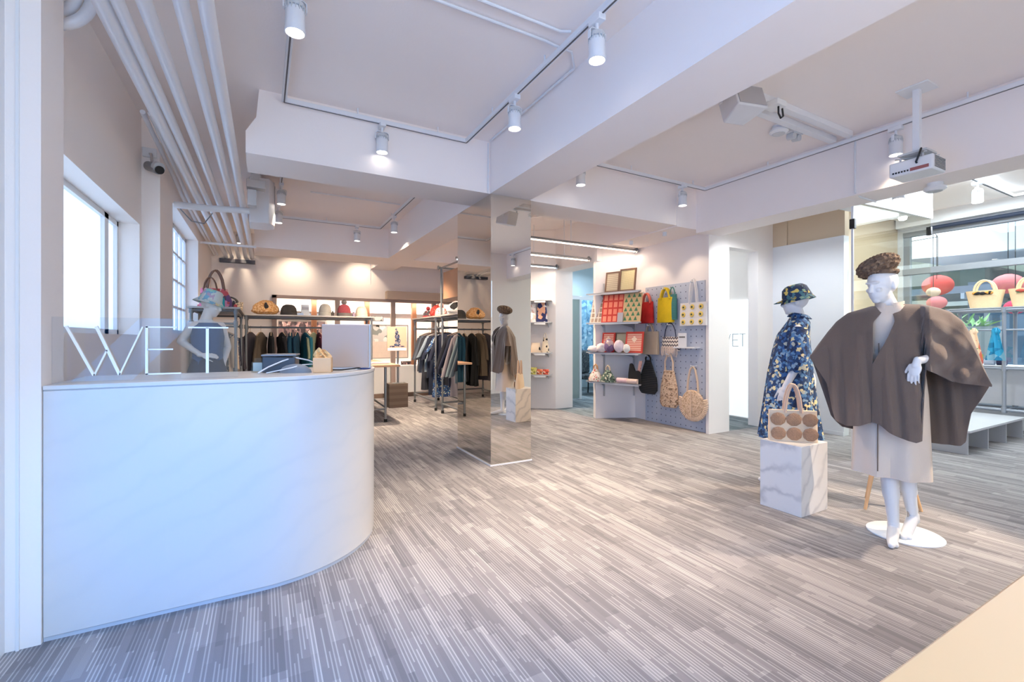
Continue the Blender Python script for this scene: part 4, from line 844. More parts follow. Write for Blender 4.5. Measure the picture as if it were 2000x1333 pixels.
# ------------------------------------------------------------------ hats and bags on the rail tops
RT = 1.6352
def xat(px, Y):
    a = (px-1000)/889; s_, c_ = math.sin(YAW), math.cos(YAW); return Y*(s_+a*c_)/(c_-a*s_)
def hat(name, label, cat, m, x, y, z, r, h, kind='beanie', m2=None, grp='hats on top of the rails', seed=1):
    t = thing(name, label, cat, (x, y, z), 0, grp); rnd = random.Random(seed)
    if kind == 'fur':
        def f(u, v):
            a = 2*PI*u; b = PI*v-PI/2; q = 1+0.10*mnoise.noise(Vector((math.cos(a)*3, math.sin(a)*3, b*3+seed)))+0.05*math.sin(9*a)*math.cos(b)
            return (r*q*math.cos(b)*math.cos(a), r*0.8*q*math.cos(b)*math.sin(a), h*0.28+(h*0.72 if b > 0 else h*0.28)*math.sin(b)*(q if b > 0 else 1))
        MB().grid(f, 36, 14).build('crown', m, t)
        if m2: MB().ell((0.0, -r*0.72, h*0.6), (r*0.13, 0.02, h*0.24)).ell((r*0.12, -r*0.7, h*0.5), (r*0.1, 0.02, h*0.18)).build('knot', m2, t)
    else:
        MB().lathe([(0, 0.004), (r, 0.0), (r*1.03, h*0.06), (r*1.03, h*0.26), (r*0.98, h*0.29)], n=28).build('cuff', m2 or m, t)
        MB().lathe([(r*0.97, h*0.22), (r*1.0, h*0.4), (r*0.93, h*0.65), (r*0.72, h*0.87), (r*0.4, h*0.98), (0, h)], n=28).build('crown', m, t)
        if kind == 'pompom': MB().ell((0, 0, h+r*0.33), (r*0.42, r*0.42, r*0.42)).build('pompom', m2 or m, t)
    return t
KN = lambda n, c: mat(n, c, 0.95, bump=0.4, bscale=70, var=0.15, scale=30)
FURO = blotch('orange_fur', [((232, 178, 112), 4), ((206, 142, 84), 3), ((246, 208, 160), 3)], 55, warp=0.06, bump=0.8)
Y = 8.60
hat('fur_hat', 'furry apricot hat with a dark knot on the rear rail', 'hat', FURO, xat(519, Y), Y, RT, 0.195, 0.24, 'fur', BLACK)
hat('black_hat', 'dark felt dome hat with a pale brooch on the rear rail', 'hat', mat('dark_felt', (66, 62, 58), 0.8, var=0.4, scale=20), xat(564, Y), Y, RT, 0.125, 0.19, 'beanie')
hat('grey_beanie', 'tall pale grey knit beanie in front of a timber post on the rear rail', 'hat', KN('grey_knit', (176, 172, 162)), xat(635, Y), Y, RT, 0.105, 0.22, 'beanie')
hat('pompom_hat', 'dark red knit hat with a grey pompom on the rear rail', 'hat', KN('red_knit', (150, 66, 74)), xat(672, Y), Y, RT, 0.115, 0.22, 'pompom', KN('grey_pompom', (112, 106, 104)))
hat('cream_beanie', 'cream beanie at the right end of the rear rail', 'hat', KN('cream_knit', (236, 218, 192)), xat(706, Y), Y, RT, 0.105, 0.2, 'beanie')
for px, w_, h_, c, nm, lb in ((587, .045, .045, (170, 190, 220), 'card', 'small blue card beside the dark felt hat'), (649, .03, .10, (70, 62, 58), 'bottle', 'small dark bottle between the grey and the red hat'), (690, .035, .10, (150, 130, 150), 'figurine', 'small mauve figurine between the red and the cream hat')):
    m_ = MB()
    if nm == 'bottle': m_.lathe([(0, 0), (w_, 0), (w_, h_*0.6), (w_*0.4, h_*0.75), (w_*0.4, h_), (0, h_)])
    elif nm == 'figurine': m_.lathe([(0, 0), (w_, 0), (w_*0.8, h_*0.5), (w_*0.35, h_*0.62), (w_*0.55, h_*0.8), (0, h_)])
    else: m_.prism([(-w_, 0), (w_, 0), (0.8*w_, h_), (-0.8*w_, h_)], -0.01, 0.01, 'Y')
    tag(m_.build(nm, mat(nm+'_colour', c, 0.6), loc=(xat(px, Y), Y-0.05, RT)), lb, nm)
sg = thing('counter_sign', 'white sign block with grey lettering on the rear rail', 'sign', (xat(596, 8.7), 8.7, RT))
MB().bx(-0.065, 0.065, -0.02, 0.02, 0, 0.20).build('block', WHITE, sg, bevel=0.003)
MB().bx(-0.055, 0.055, -0.022, -0.02, 0.105, 0.16).build('print', stripes('tiny_lines', (120, 120, 128), (226, 226, 230), 60, 'Z', 0.7, 0.5), sg)
# bags on the left rail
def handles(mb, xs, z0, h, y, r=0.007, n=9):
    xa, xb = xs; mb.tube([(lerp(xa, xb, i/n)+0, y, z0+h*math.sin(PI*i/n)**0.6) for i in range(n+1)], r, 8); return mb
def bag(name, label, grp, loc, rot, m, w_, h_, d_, hh, mh, top=0.9, hw=0.35, p=3.0, puff=0.0, hr=0.008, cat='bag', flat=False, hcount=2, wav=0.0):
    t = thing(name, label, cat, loc, rot, grp); R_ = []
    for i in range(9):
        u = i/8; q = lerp(1, top, u)*(1+puff*math.sin(PI*min(1, u*1.1+0.05))); dd = d_*lerp(1, 0.45, u)*(0.75+0.25*math.sin(PI*min(1, u+0.15)))
        R_.append([(x, y+wav*math.sin(x*60+u*5)*u, z) for x, y, z in ring(0, 0, h_*u, w_/2*q, dd/2, 24, p)])
    MB().loft(R_).build('bag_body', m, t)
    for k, s_ in enumerate((-1, 1)[:hcount]):
        handles(MB(), (-w_*hw, w_*hw), h_*0.93, hh+0.07*h_, s_*d_*0.2, hr).build('handle', mh, t)
    return t
PATCH = blotch('patchwork_print', [((206, 96, 104), 2), ((236, 182, 176), 3), ((110, 86, 140), 2), ((242, 214, 190), 2), ((176, 60, 66), 1.5), ((84, 74, 96), 1), ((226, 152, 190), 1.5)], 16, warp=0.05)
BROWN = mat('brown_strap', (112, 78, 60), 0.6)
bag('patchwork_bag', 'large pink and violet patchwork bag with brown straps on the left rail', 'bags on the left rail', (-0.54, 7.15, RT), R(20), PATCH, 0.40, 0.27, 0.16, 0.24, BROWN, 0.7, 0.25, 2.4, 0.12, 0.010)
bag('patchwork_bag', 'smaller red patchwork bag hanging behind the mannequin in the bucket hat', 'bags on the left rail', (-0.57, 6.83, RT), R(-5), blotch('patchwork_red', [((190, 74, 70), 3), ((224, 120, 150), 2), ((150, 90, 70), 2), ((240, 200, 190), 1)], 15, warp=0.05), 0.24, 0.24, 0.10, 0.14, BROWN, 0.85, 0.3)
bag('tweed_basket', 'grey tweed basket bag with short black handles on the left rail', 'bags on the left rail', (-0.42, 8.05, RT), R(-10), blotch('tweed', [((150, 132, 108), 3), ((190, 172, 146), 3), ((96, 84, 72), 2)], 60, warp=0.02), 0.30, 0.16, 0.16, 0.07, BLACK, 1.15, 0.33, 2.2, 0.05, 0.012)
for (x, y, r_, h_, c, lb, nm) in ((-0.43, 6.72, 0.022, 0.12, (0, 150, 156), 'teal thermos standing on the left rail', 'thermos'), (-0.30, 6.85, 0.020, 0.05, (204, 70, 66), 'small red tin on the left rail', 'tin'), (-0.33, 7.05, 0.018, 0.11, (44, 38, 40), 'thin black flask on the left rail', 'flask')):
    tag(MB().lathe([(0, 0), (r_, 0), (r_, h_*0.8), (r_*0.7, h_*0.86), (r_*0.7, h_), (0, h_)]).build(nm, mat(nm+'_finish', c, 0.4), loc=(x, y, RT)), lb, nm)
# hats on the right rails
hat('nordic_hat', 'grey and red patterned knit hat with a bobble on the right rail', 'hat', blotch('nordic_knit', [((90, 84, 90), 3), ((190, 180, 176), 2), ((170, 50, 56), 1.5)], 40), 2.80, 8.45, RT, 0.10, 0.15, 'pompom', KN('nordic_red', (176, 58, 62)))
hat('red_fur_hat', 'fluffy scarlet hat on the right rail', 'hat', blotch('red_fur', [((206, 70, 60), 3), ((170, 40, 40), 2), ((232, 110, 96), 1)], 60, warp=0.05, bump=0.6), 2.88, 8.12, RT, 0.15, 0.24, 'fur', None, seed=4)
hat('pink_hat', 'white and pink knit hat beside the scarlet one', 'hat', blotch('pink_knit', [((240, 224, 216), 4), ((220, 130, 126), 1.5)], 40), 2.82, 7.78, RT, 0.11, 0.17, 'pompom', KN('pale_pink', (238, 196, 188)))
tag(MB().bx(-0.05, 0.05, -0.015, 0.015, 0, 0.2).build('white_book', WHITE, loc=(2.92, 7.58, RT), rotz=0.2), 'white booklet standing on the right rail', 'booklet')
hat('fur_hat', 'black and white furry hat next to the mirror edge', 'hat', blotch('magpie_fur', [((232, 226, 216), 4), ((24, 24, 26), 3)], 7, warp=0.1, bump=0.5), 2.80, 6.95, RT, 0.17, 0.22, 'fur', None, seed=9)
# ------------------------------------------------------------------ angled shelf unit on the right wall
SU = (4.46, 5.71); SR = math.atan2(-0.9, 0.28)
ALU = mat('aluminium_shelf', (186, 186, 188), 0.3, metal=0.4, var=0.03)
def sloc(x, y, z): return (SU[0]+x*math.cos(SR)-y*math.sin(SR), SU[1]+x*math.sin(SR)+y*math.cos(SR), z)
SH = [1.945, 1.49, 1.035, 0.585]
wr_lab = ['top shelf of the angled wall, two brown framed sheets on it', 'second shelf of the angled wall, printed cushion covers on it', 'third shelf of the angled wall, red framed prints on it', 'lowest shelf of the angled wall, gathered bags on it']
poly = [(0, 0), (0.94, 0), (0.90, 0.09), (0.565, 0.52), (0.18, 0.065)]
for z, lb in zip(SH, wr_lab):
    t = thing('wall_shelf', lb, 'shelf', (SU[0], SU[1], z), SR, 'shelves on the angled wall')
    MB().prism(poly, -0.018, 0).build('shelf_board', ALU, t, bevel=0.002)
    MB().bx(0.05, 0.9, 0.0, 0.012, -0.030, -0.018).build('front_strip', WHITE, t)
    for xx, y1 in ((0.24, 0.155), (0.545, 0.50)):
        MB().prism([(0.03, -0.018), (y1, -0.018), (y1, -0.10), (y1-0.03, -0.075)], xx-0.006, xx+0.006, 'X').build('shelf_bracket', ALU, t)
for x, y, lb in ((0.24, 0.158, 'slotted upright left of the framed prints on the angled wall'), (0.545, 0.535, 'slotted upright right side of the angled wall')):
    tag(MB().bx(-0.012, 0.012, -0.012, 0.004, 0.35, 2.1).build('shelf_upright', ALU, loc=sloc(x, y-0.012, 0), rotz=SR), lb, 'upright', 'uprights of the angled shelves')
def spanel(name, label, cat, x0, x1, z, h_, m, fc=None, lean=0.05, y=0.03, grp=None, art=None, th=0.012):
    t = thing(name, label, cat, sloc((x0+x1)/2, y, z+0.0002), SR, grp); w_ = x1-x0
    def sl(xa, xb, za, zb, ya, yb): return [(xa, ya+lean*za/h_, za), (xb, ya+lean*za/h_, za), (xb, yb+lean*za/h_, za), (xa, yb+lean*za/h_, za), (xa, ya+lean*zb/h_, zb), (xb, ya+lean*zb/h_, zb), (xb, yb+lean*zb/h_, zb), (xa, yb+lean*zb/h_, zb)]
    F = [(0,3,2,1),(4,5,6,7),(0,1,5,4),(1,2,6,5),(2,3,7,6),(3,0,4,7)]
    if fc is not None:
        b = MB(); fw = 0.022
        for xa, xb, za, zb in ((-w_/2, w_/2, 0, fw), (-w_/2, w_/2, h_-fw, h_), (-w_/2, -w_/2+fw, fw, h_-fw), (w_/2-fw, w_/2, fw, h_-fw)): b.add(sl(xa, xb, za, zb, -0.004, th+0.004), F)
        b.build('picture_frame', fc, t); MB().add(sl(-w_/2+fw, w_/2-fw, fw, h_-fw, 0.002, th), F).build('print', m, t, smooth=False)
    else: MB().add(sl(-w_/2, w_/2, 0, h_, 0, th), F).build('panel', m, t)
    if art: art(t, sl, F)
    return t
FBR = mat('brown_frame', (112, 76, 54), 0.5); FRD = mat('red_frame', (206, 62, 50), 0.5)
spanel('framed_sheet', 'brown framed sheet with grey lines, left of the two on the top shelf', 'picture', 0.32, 0.56, SH[0], 0.31, stripes('sheet_lines', (176, 160, 136), (206, 190, 160), 34, 'Z', 0.8, 0.55), FBR, grp='framed sheets on the top shelf')
spanel('framed_sheet', 'brown framed sheet with a dotted olive grid, right of the two on the top shelf', 'picture', 0.565, 0.83, SH[0], 0.335, brickish('dot_grid', (176, 160, 96), (160, 146, 90), (222, 206, 164), 34, 0.5, 0.5, (R(90), 0, 0), 0.12), FBR, grp='framed sheets on the top shelf')
spanel('cushion_cover', 'taupe checked cushion cover, leftmost on the second shelf', 'cushion cover', 0.04, 0.34, SH[1], 0.36, brickish('taupe_check', (172, 146, 126), (150, 128, 112), (220, 206, 192), 9, 0.6, 0.7, msz=0.09), lean=0.10, y=0.035)
spanel('cushion_cover', 'coral red gridded cushion cover in the middle of the second shelf', 'cushion cover', 0.27, 0.64, SH[1], 0.42, brickish('coral_grid', (242, 150, 120), (236, 130, 104), (206, 58, 48), 7.5, 0.65, 0.8, msz=0.10), lean=0.07, y=0.01)
def triprint(t, sl, F):
    b = MB(); rnd = random.Random(3)
    for i in range(4):
        for j in range(6):
            x = -0.13+i*0.085+(j % 2)*0.04; z = 0.02+j*0.068
            if x+0.05 > 0.145: continue
            b.add([(x, -0.002+0.07*z/0.42, z), (x+0.055, -0.002+0.07*z/0.42, z), (x+0.0275, -0.002+0.07*(z+0.06)/0.42, z+0.06)], [(0, 1, 2)])
    b.build('tree_print', mat('leaf_green', (84, 140, 96), 0.8), t, smooth=False)
spanel('cushion_cover', 'sand coloured cushion cover with green trees at the right of the second shelf', 'cushion cover', 0.63, 0.925, SH[1], 0.42, mat('sand_cloth', (228, 194, 142), 0.85), lean=0.07, y=0.01, art=triprint)
spanel('price_card', 'small grey card between the red and the green cushion covers', 'card', 0.56, 0.65, SH[1], 0.14, mat('card_grey', (198, 192, 192), 0.7), lean=0.02, y=-0.012+0.02-0.02)
CH = stripes('chevron_print', (206, 84, 62), (246, 206, 180), 34, 'Z', 0.7, 0.45, zig=0.06)
def diamond(t, sl, F):
    b = MB().add([(-0.045, 0.028, 0.20), (0, 0.026, 0.15), (0.045, 0.028, 0.20), (0, 0.034, 0.25)], [(0, 1, 2, 3)]); b.build('diamond', mat('cream_print', (250, 222, 196), 0.7), t, smooth=False)
spanel('framed_print', 'red framed chevron print, left of the pair on the third shelf', 'picture', 0.24, 0.46, SH[2], 0.30, CH, FRD, y=0.06, grp='red framed prints on the third shelf', art=diamond)
spanel('framed_print', 'grey-green print between the two red frames', 'picture', 0.45, 0.67, SH[2], 0.30, mat('sage_print', (180, 178, 150), 0.7, var=0.1), mat('thin_dark_frame', (120, 100, 84), 0.5), y=0.085)
spanel('framed_print', 'red framed chevron print, right and larger of the pair on the third shelf', 'picture', 0.66, 0.94, SH[2], 0.31, CH, FRD, y=0.04, grp='red framed prints on the third shelf', art=diamond)
def soft(name, label, cat, x, z, r, h_, m, y=0.02, grp=None, seed=0, nz=0.12):
    def f(u, v):
        a = 2*PI*u; b = PI*v-PI/2; q = 1+nz*mnoise.noise(Vector((math.cos(a)*1.6+seed*3, math.sin(a)*1.6, b*1.5)))*2
        return (r*q*math.cos(b)*math.cos(a), r*0.6*q*math.cos(b)*math.sin(a), h_/2*(1+math.sin(b)*min(q, 1.0)))
    return tag(MB().grid(f, 24, 12).build(name, m, loc=sloc(x, y, z+0.0002), rotz=SR), label, cat, grp)
WK = KN('white_knit', (238, 226, 222)); soft('white_pouch', 'flat white knitted pouch at the left tip of the third shelf', 'pouch', 0.13, SH[2], 0.10, 0.10, WK, 0.0, seed=1)
soft('white_pouch', 'white knitted pouch next to the lilac ball on the third shelf', 'pouch', 0.29, SH[2], 0.085, 0.14, WK, -0.01, seed=2)
soft('lilac_ball', 'lilac and gold knitted ball on the third shelf', 'knitted ball', 0.42, SH[2], 0.085, 0.20, blotch('lilac_shine', [((150, 120, 150), 3), ((120, 90, 124), 2), ((206, 176, 170), 1)], 14, rough=0.35, warp=0.1), -0.005, seed=3)
soft('white_ball', 'pearl white knitted ball with a gold hem on the third shelf', 'knitted ball', 0.59, SH[2], 0.085, 0.19, KN('pearl', (232, 216, 220)), -0.005, seed=4, nz=0.05)
soft('white_ball', 'small off-white knitted piece with a gold hem in front of the right red frame', 'knitted ball', 0.72, SH[2], 0.055, 0.13, KN('offwhite', (238, 236, 226)), -0.015, seed=5)
FP = blotch('pink_flower_print', [((222, 206, 190), 5), ((202, 96, 96), 1.3), ((160, 150, 120), 1.2), ((236, 226, 214), 3)], 48)
GP = blotch('green_flower_print', [((84, 104, 88), 4), ((150, 168, 148), 2), ((50, 62, 56), 2), ((206, 200, 180), 1)], 44)
def gather(name, label, x, m, w_, h_, mh, seed, y=0.03):
    t = thing(name, label, 'bag', sloc(x, y, SH[3]+0.0002), SR, 'gathered bags on the lowest shelf'); R_ = []
    for i in range(9):
        u = i/8; q = pl(u, [(0, 1.0), (0.25, 0.98), (0.6, 0.7), (0.85, 0.4), (1, 0.34)])
        R_.append(ring(0, 0, h_*0.72*u, w_/2*q, w_/2*q*0.55, 30, 2.2, 0.07*u, 9, seed))
    MB().loft(R_).build('bag_body', m, t)
    MB().tube([(-w_*0.15, 0, h_*0.7), (-w_*0.12, 0, h_*0.9), (0, 0, h_), (w_*0.12, 0, h_*0.9), (w_*0.15, 0, h_*0.7)], 0.012, 8).build('handle', mh, t)
gather('gathered_bag', 'pink flowered gathered bag at the left of the lowest shelf', 0.16, FP, 0.24, 0.26, mat('tan_strap', (214, 160, 108), 0.6), 1)
gather('gathered_bag', 'green flowered gathered bag in the middle of the lowest shelf', 0.38, GP, 0.25, 0.25, mat('cream_strap', (232, 206, 172), 0.6), 2)
bb = thing('black_bag', 'black one-strap knot bag with a checked strap on the lowest shelf', 'bag', sloc(0.80, 0.06, SH[3]+0.0002), SR)
MB().prism([(-0.09, 0), (0.11, 0), (0.10, 0.16), (0.085, 0.2), (0.055, 0.19), (0.02, 0.19), (-0.015, 0.28), (-0.04, 0.30), (-0.065, 0.29), (-0.085, 0.15)], -0.02, 0.02, 'Y').build('bag_body', mat('black_cloth', (20, 20, 22), 0.85), bb, bevel=0.008)
MB().strap([(0.07, 0, 0.17), (0.095, 0, 0.26), (0.11, 0, 0.335)], (1, 0, 0), 0.042, 0.02).build('strap', brickish('checked_strap', (60, 26, 34), (120, 70, 70), (214, 170, 160), 40, 0.5, 0.5, msz=0.12), bb)
rl = thing('rolled_towel', 'pink rolled towels at the right of the lowest shelf', 'towel', sloc(0.72, -0.0, SH[3]+0.0002), SR)
MB().cyl((-0.17, 0.02, 0.04), (0.0, 0.02, 0.04), 0.038).build('roll', mat('pink_towel', (232, 196, 196), 0.9, bump=0.4), rl, label='pink roll')
MB().cyl((0.0, 0.02, 0.037), (0.16, 0.02, 0.037), 0.036).build('roll', mat('blush_towel', (222, 196, 182), 0.9, bump=0.4), rl, label='blush roll')
MB().tube([sloc(0.47, 0.03, SH[3]+0.09), sloc(0.53, 0.0, SH[3]+0.105), sloc(0.6, 0.0, SH[3]+0.10), sloc(0.63, 0.02, SH[3]+0.07), sloc(0.63, 0.06, SH[3]+0.004)], 0.004, 6)
gl = thing('eyeglasses', 'thin dark eyeglasses resting on the lowest shelf behind the pink roll', 'eyeglasses', sloc(0.54, 0.10, SH[3]+0.03), SR)
for k in (-0.035, 0.035): MB().tube([(k+0.026*math.cos(2*PI*i/16), 0, 0.0+0.02*math.sin(2*PI*i/16)) for i in range(16)], 0.003, 6, closed=True).build('rim', BLACK, gl)
MB().tube([(-0.062, 0, 0.01), (-0.062, 0.10, 0.0)], 0.002, 6).tube([(0.062, 0, 0.01), (0.062, 0.10, 0.0)], 0.002, 6).cyl((-0.011, 0, 0.005), (0.011, 0, 0.005), 0.002).build('temple', BLACK, gl)
# ------------------------------------------------------------------ corner shelves behind the mirrored column
CO = (4.47, 6.742); CR = math.atan2(-0.735, 0.93)
def cloc(x, y, z): return (CO[0]+x*math.cos(CR)-y*math.sin(CR), CO[1]+x*math.sin(CR)+y*math.cos(CR), z)
for z, lb in ((1.91, 'top corner shelf beside the mirrored column, empty'), (1.53, 'corner shelf carrying two printed pouches'), (1.0, 'corner shelf carrying small plush bags'), (0.62, 'lowest corner shelf carrying green and orange boxes')):
    t = thing('corner_shelf', lb, 'shelf', (CO[0], CO[1], z), CR, 'corner shelves behind the column')
    MB().bx(-0.85, 0.04, -0.26, -0.004, -0.016, 0).build('shelf_board', ALU, t, bevel=0.002)
    MB().bx(-0.25, -0.06, -0.262, -0.24, -0.045, -0.017).build('front_strip', WHITE, t)
    MB().prism([(-0.2, -0.016), (-0.004, -0.016), (-0.004, -0.09)], -0.03, -0.02, 'X').build('shelf_bracket', ALU, t)
def cbag(name, label, x, z, w_, h_, d_, m, top=0.8, y=-0.14, cat='pouch', hh=0): 
    return bag(name, label, 'things on the corner shelves', cloc(x, y, z+0.0002), CR, m, w_, h_, d_, hh or 0.03, m, top, 0.2, 2.6, 0.03, 0.004, cat, hcount=2 if hh else 0)
cbag('printed_pouch', 'white pouch with faint flowers on the upper corner shelf', -0.38, 1.53, 0.30, 0.32, 0.10, blotch('faint_flowers', [((226, 220, 218), 5), ((190, 186, 190), 1.5), ((206, 170, 160), 1)], 30), 0.95)
cbag('printed_pouch', 'navy and peach triangle patterned pouch on the upper corner shelf', -0.13, 1.53, 0.20, 0.36, 0.10, blotch('triangle_print', [((40, 46, 92), 4), ((226, 170, 140), 4), ((240, 232, 226), 1)], 18), 0.7)
cbag('plush_bag', 'spotted cream plush bag at the right of the middle corner shelf', -0.07, 1.0, 0.14, 0.26, 0.08, blotch('spotted', [((232, 214, 186), 7), ((40, 34, 34), 1)], 30), 0.5, hh=0.08, cat='bag')
cbag('plush_bag', 'cream plush bag with a black dot in the middle of the corner shelf', -0.24, 1.0, 0.18, 0.17, 0.08, blotch('cream_dot', [((236, 214, 186), 9), ((44, 38, 40), 1)], 22), 0.8, cat='bag')
cbag('plush_bag', 'coral red plush at the left of the middle corner shelf', -0.42, 1.0, 0.14, 0.17, 0.08, mat('coral_plush', (214, 104, 84), 0.9), 0.7, cat='bag')
for k, (x, c, lb) in enumerate(((-0.40, (196, 200, 120), 'yellow-green patterned box on the lowest corner shelf, left'), (-0.27, (214, 206, 110), 'yellow patterned box on the lowest corner shelf, middle'), (-0.16, (232, 130, 90), 'orange patterned box on the lowest corner shelf'), (-0.05, (226, 96, 74), 'red-orange patterned box on the lowest corner shelf, right'))):
    cc_ = blotch('box_print', [(c, 4), (tuple(int(q*0.7) for q in c), 2), ((238, 226, 206), 2)], 34)
    b = MB().bx(-0.052, 0.052, -0.05, 0.05, 0, 0.09+0.03*(k < 2)).build('gift_box', cc_, loc=cloc(x, -0.17, 0.6202), rotz=CR, bevel=0.006); tag(b, lb, 'box', 'boxes on the lowest corner shelf')
# ------------------------------------------------------------------ pegboard with bags
def pegmat():
    m, nt, b = base('perforated_board'); v = coords(nt); s = N(nt, 'ShaderNodeSeparateXYZ'); nt.links.new(v, s.inputs[0]); o = []
    for ax in ('Y', 'Z'):
        a = N(nt, 'ShaderNodeMath', operation='MULTIPLY'); a.inputs[1].default_value = 1/0.088; nt.links.new(s.outputs[ax], a.inputs[0])
        f = N(nt, 'ShaderNodeMath', operation='FRACT'); nt.links.new(a.outputs[0], f.inputs[0]); q = N(nt, 'ShaderNodeMath', operation='SUBTRACT'); q.inputs[1].default_value = 0.5; nt.links.new(f.outputs[0], q.inputs[0])
        p = N(nt, 'ShaderNodeMath', operation='POWER'); p.inputs[1].default_value = 2; nt.links.new(q.outputs[0], p.inputs[0]); o.append(p.outputs[0])
    ad = N(nt, 'ShaderNodeMath', operation='ADD'); nt.links.new(o[0], ad.inputs[0]); nt.links.new(o[1], ad.inputs[1])
    lt = N(nt, 'ShaderNodeMath', operation='LESS_THAN'); lt.inputs[1].default_value = 0.009; nt.links.new(ad.outputs[0], lt.inputs[0])
    r = N(nt, 'ShaderNodeMix', data_type='RGBA'); r.inputs[6].default_value = lin((190, 197, 210)); r.inputs[7].default_value = lin((92, 98, 116))
    nt.links.new(lt.outputs[0], r.inputs[0]); nt.links.new(r.outputs[2], b.inputs['Base Color']); b.inputs['Roughness'].default_value = 0.6; return m
tag(MB().bx(5.128, 5.148, 4.045, 5.11, 0.0, 2.02).build('pegboard', pegmat(), bevel=0.002), 'blue-grey perforated board on the right wall full of hanging bags', 'pegboard')
PX = 5.128
def hook(y, z, label, L=0.11):
    h = MB().cyl((0, 0, 0), (-L, 0, 0), 0.007, n=10).cyl((-L, 0, 0), (-L, 0, 0.018), 0.006, n=8).lathe([(0.014, -0.004), (0.014, 0)], (0, 0, 0), 12, 'X')
    tag(h.build('peg_hook', WHITE, loc=(PX, y, z)), label, 'hook', 'pegs on the pegboard')
def pbag(name, label, y, z0, w_, h_, d_, hh, m, mh, **k):
    return bag(name, label, 'bags on the pegboard', (PX-0.012-d_/2, y, z0), R(-90), m, w_, h_, d_, hh, mh, **k)
REDB = mat('red_terry', (212, 44, 40), 0.95, bump=0.6, bscale=160, var=0.25, scale=14)
t = pbag('red_bag', 'fluffy red tote with pale handles, top left of the pegboard', 5.04, 1.475, 0.27, 0.32, 0.07, 0.13, REDB, mat('pale_red', (224, 120, 100), 0.9), top=0.97, hw=0.3, p=5, hr=0.013)
pbag('yellow_bag', 'bright yellow terry tote, top middle of the pegboard', 4.67, 1.475, 0.29, 0.36, 0.07, 0.13, mat('yellow_terry', (234, 198, 30), 0.95, bump=0.6, bscale=160, var=0.12, scale=14), mat('yellow_handle', (226, 190, 40), 0.9), top=0.97, hw=0.3, p=5, hr=0.017)
bag('teal_bag', 'teal crocheted bag tucked behind the yellow tote', 'bags on the pegboard', (PX-0.045-0.0, 4.54, 1.51), R(-90), stripes('teal_crochet', (76, 136, 130), (54, 110, 108), 60, 'Z', 0.9, 0.5, bump=0.3), 0.14, 0.36, 0.06, 0.10, mat('teal_handle', (70, 126, 120), 0.9), top=0.95, hcount=1)
pbag('beige_bag', 'plain beige leather bag below the red tote', 4.97, 1.01, 0.34, 0.34, 0.08, 0.11, mat('beige_leather', (206, 186, 158), 0.6, var=0.05, bump=0.1), mat('beige_handle', (196, 174, 146), 0.6), top=0.98, hw=0.2, p=6)
pbag('white_crochet_bag', 'white crocheted bag with yellow-eyed circles and long straps', 4.19, 1.42, 0.43, 0.31, 0.07, 0.32, mat('white_crochet', (240, 234, 226), 0.95, bump=0.5, bscale=90), mat('white_strap', (240, 234, 228), 0.8), top=1.0, hw=0.14, p=5, hr=0.010)
WB = [o for o in bpy.data.objects if o.name.startswith('white_crochet_bag')][0]
for j in range(3):
    for i in range(3):
        x, z = -0.14+i*0.14, 0.05+j*0.10
        yy = -0.036 if j == 0 else (-0.034 if j == 1 else -0.027)
        MB().lathe([(0, -0.006), (0.030, -0.004), (0.036, 0.004)], (x, yy, z), 16, 'Y').build('crochet_petal', mat('yellow_crochet', (238, 206, 110), 0.9) if not (i or j) else bpy.data.materials['yellow_crochet'], WB)
        MB().lathe([(0, -0.010), (0.013, -0.008), (0.015, -0.003)], (x, yy, z), 12, 'Y').build('crochet_eye', mat('green_eye', (60, 84, 70), 0.9) if not (i or j) else bpy.data.materials['green_eye'], WB)
ZZ = stripes('zigzag_weave', (232, 220, 206), (96, 84, 88), 16, 'Z', 0.9, 0.55, zig=0.045)
def yzig():
    m, nt, b = base('zigzag_weave_bag'); v = coords(nt); s = N(nt, 'ShaderNodeSeparateXYZ'); nt.links.new(v, s.inputs[0])
    z = N(nt, 'ShaderNodeMath', operation='PINGPONG'); z.inputs[1].default_value = 0.022; nt.links.new(s.outputs['X'], z.inputs[0])
    a = N(nt, 'ShaderNodeMath', operation='ADD'); nt.links.new(z.outputs[0], a.inputs[0]); nt.links.new(s.outputs['Z'], a.inputs[1])
    q = N(nt, 'ShaderNodeMath', operation='MULTIPLY'); q.inputs[1].default_value = 20; nt.links.new(a.outputs[0], q.inputs[0])
    f = N(nt, 'ShaderNodeMath', operation='FRACT'); nt.links.new(q.outputs[0], f.inputs[0]); g = N(nt, 'ShaderNodeMath', operation='GREATER_THAN'); g.inputs[1].default_value = 0.6; nt.links.new(f.outputs[0], g.inputs[0])
    r = N(nt, 'ShaderNodeMix', data_type='RGBA'); r.inputs[6].default_value = lin((234, 222, 208)); r.inputs[7].default_value = lin((84, 76, 82)); nt.links.new(g.outputs[0], r.inputs[0]); nt.links.new(r.outputs[2], b.inputs['Base Color']); b.inputs['Roughness'].default_value = 0.9; return m
zb = pbag('zigzag_bag', 'woven zigzag bag with a fringe and a navy strap in the middle of the pegboard', 4.58, 1.07, 0.30, 0.20, 0.06, 0.20, yzig(), mat('navy_strap', (52, 58, 84), 0.7), top=0.97, hw=0.36, p=5, hr=0.007, hcount=1)
fr_ = MB(); rnd = random.Random(5)
for i in range(26):
    x = -0.145+i*0.0116; L = rnd.uniform(0.08, 0.14); fr_.tube([(x, -0.036, 0.06), (x+rnd.uniform(-.006, .006), -0.042, 0.0), (x+rnd.uniform(-.012, .012), -0.036, -L+0.05)], 0.004, 6)
fr_.build('fringe', mat('fringe_yarn', (226, 206, 190), 0.95), zb)
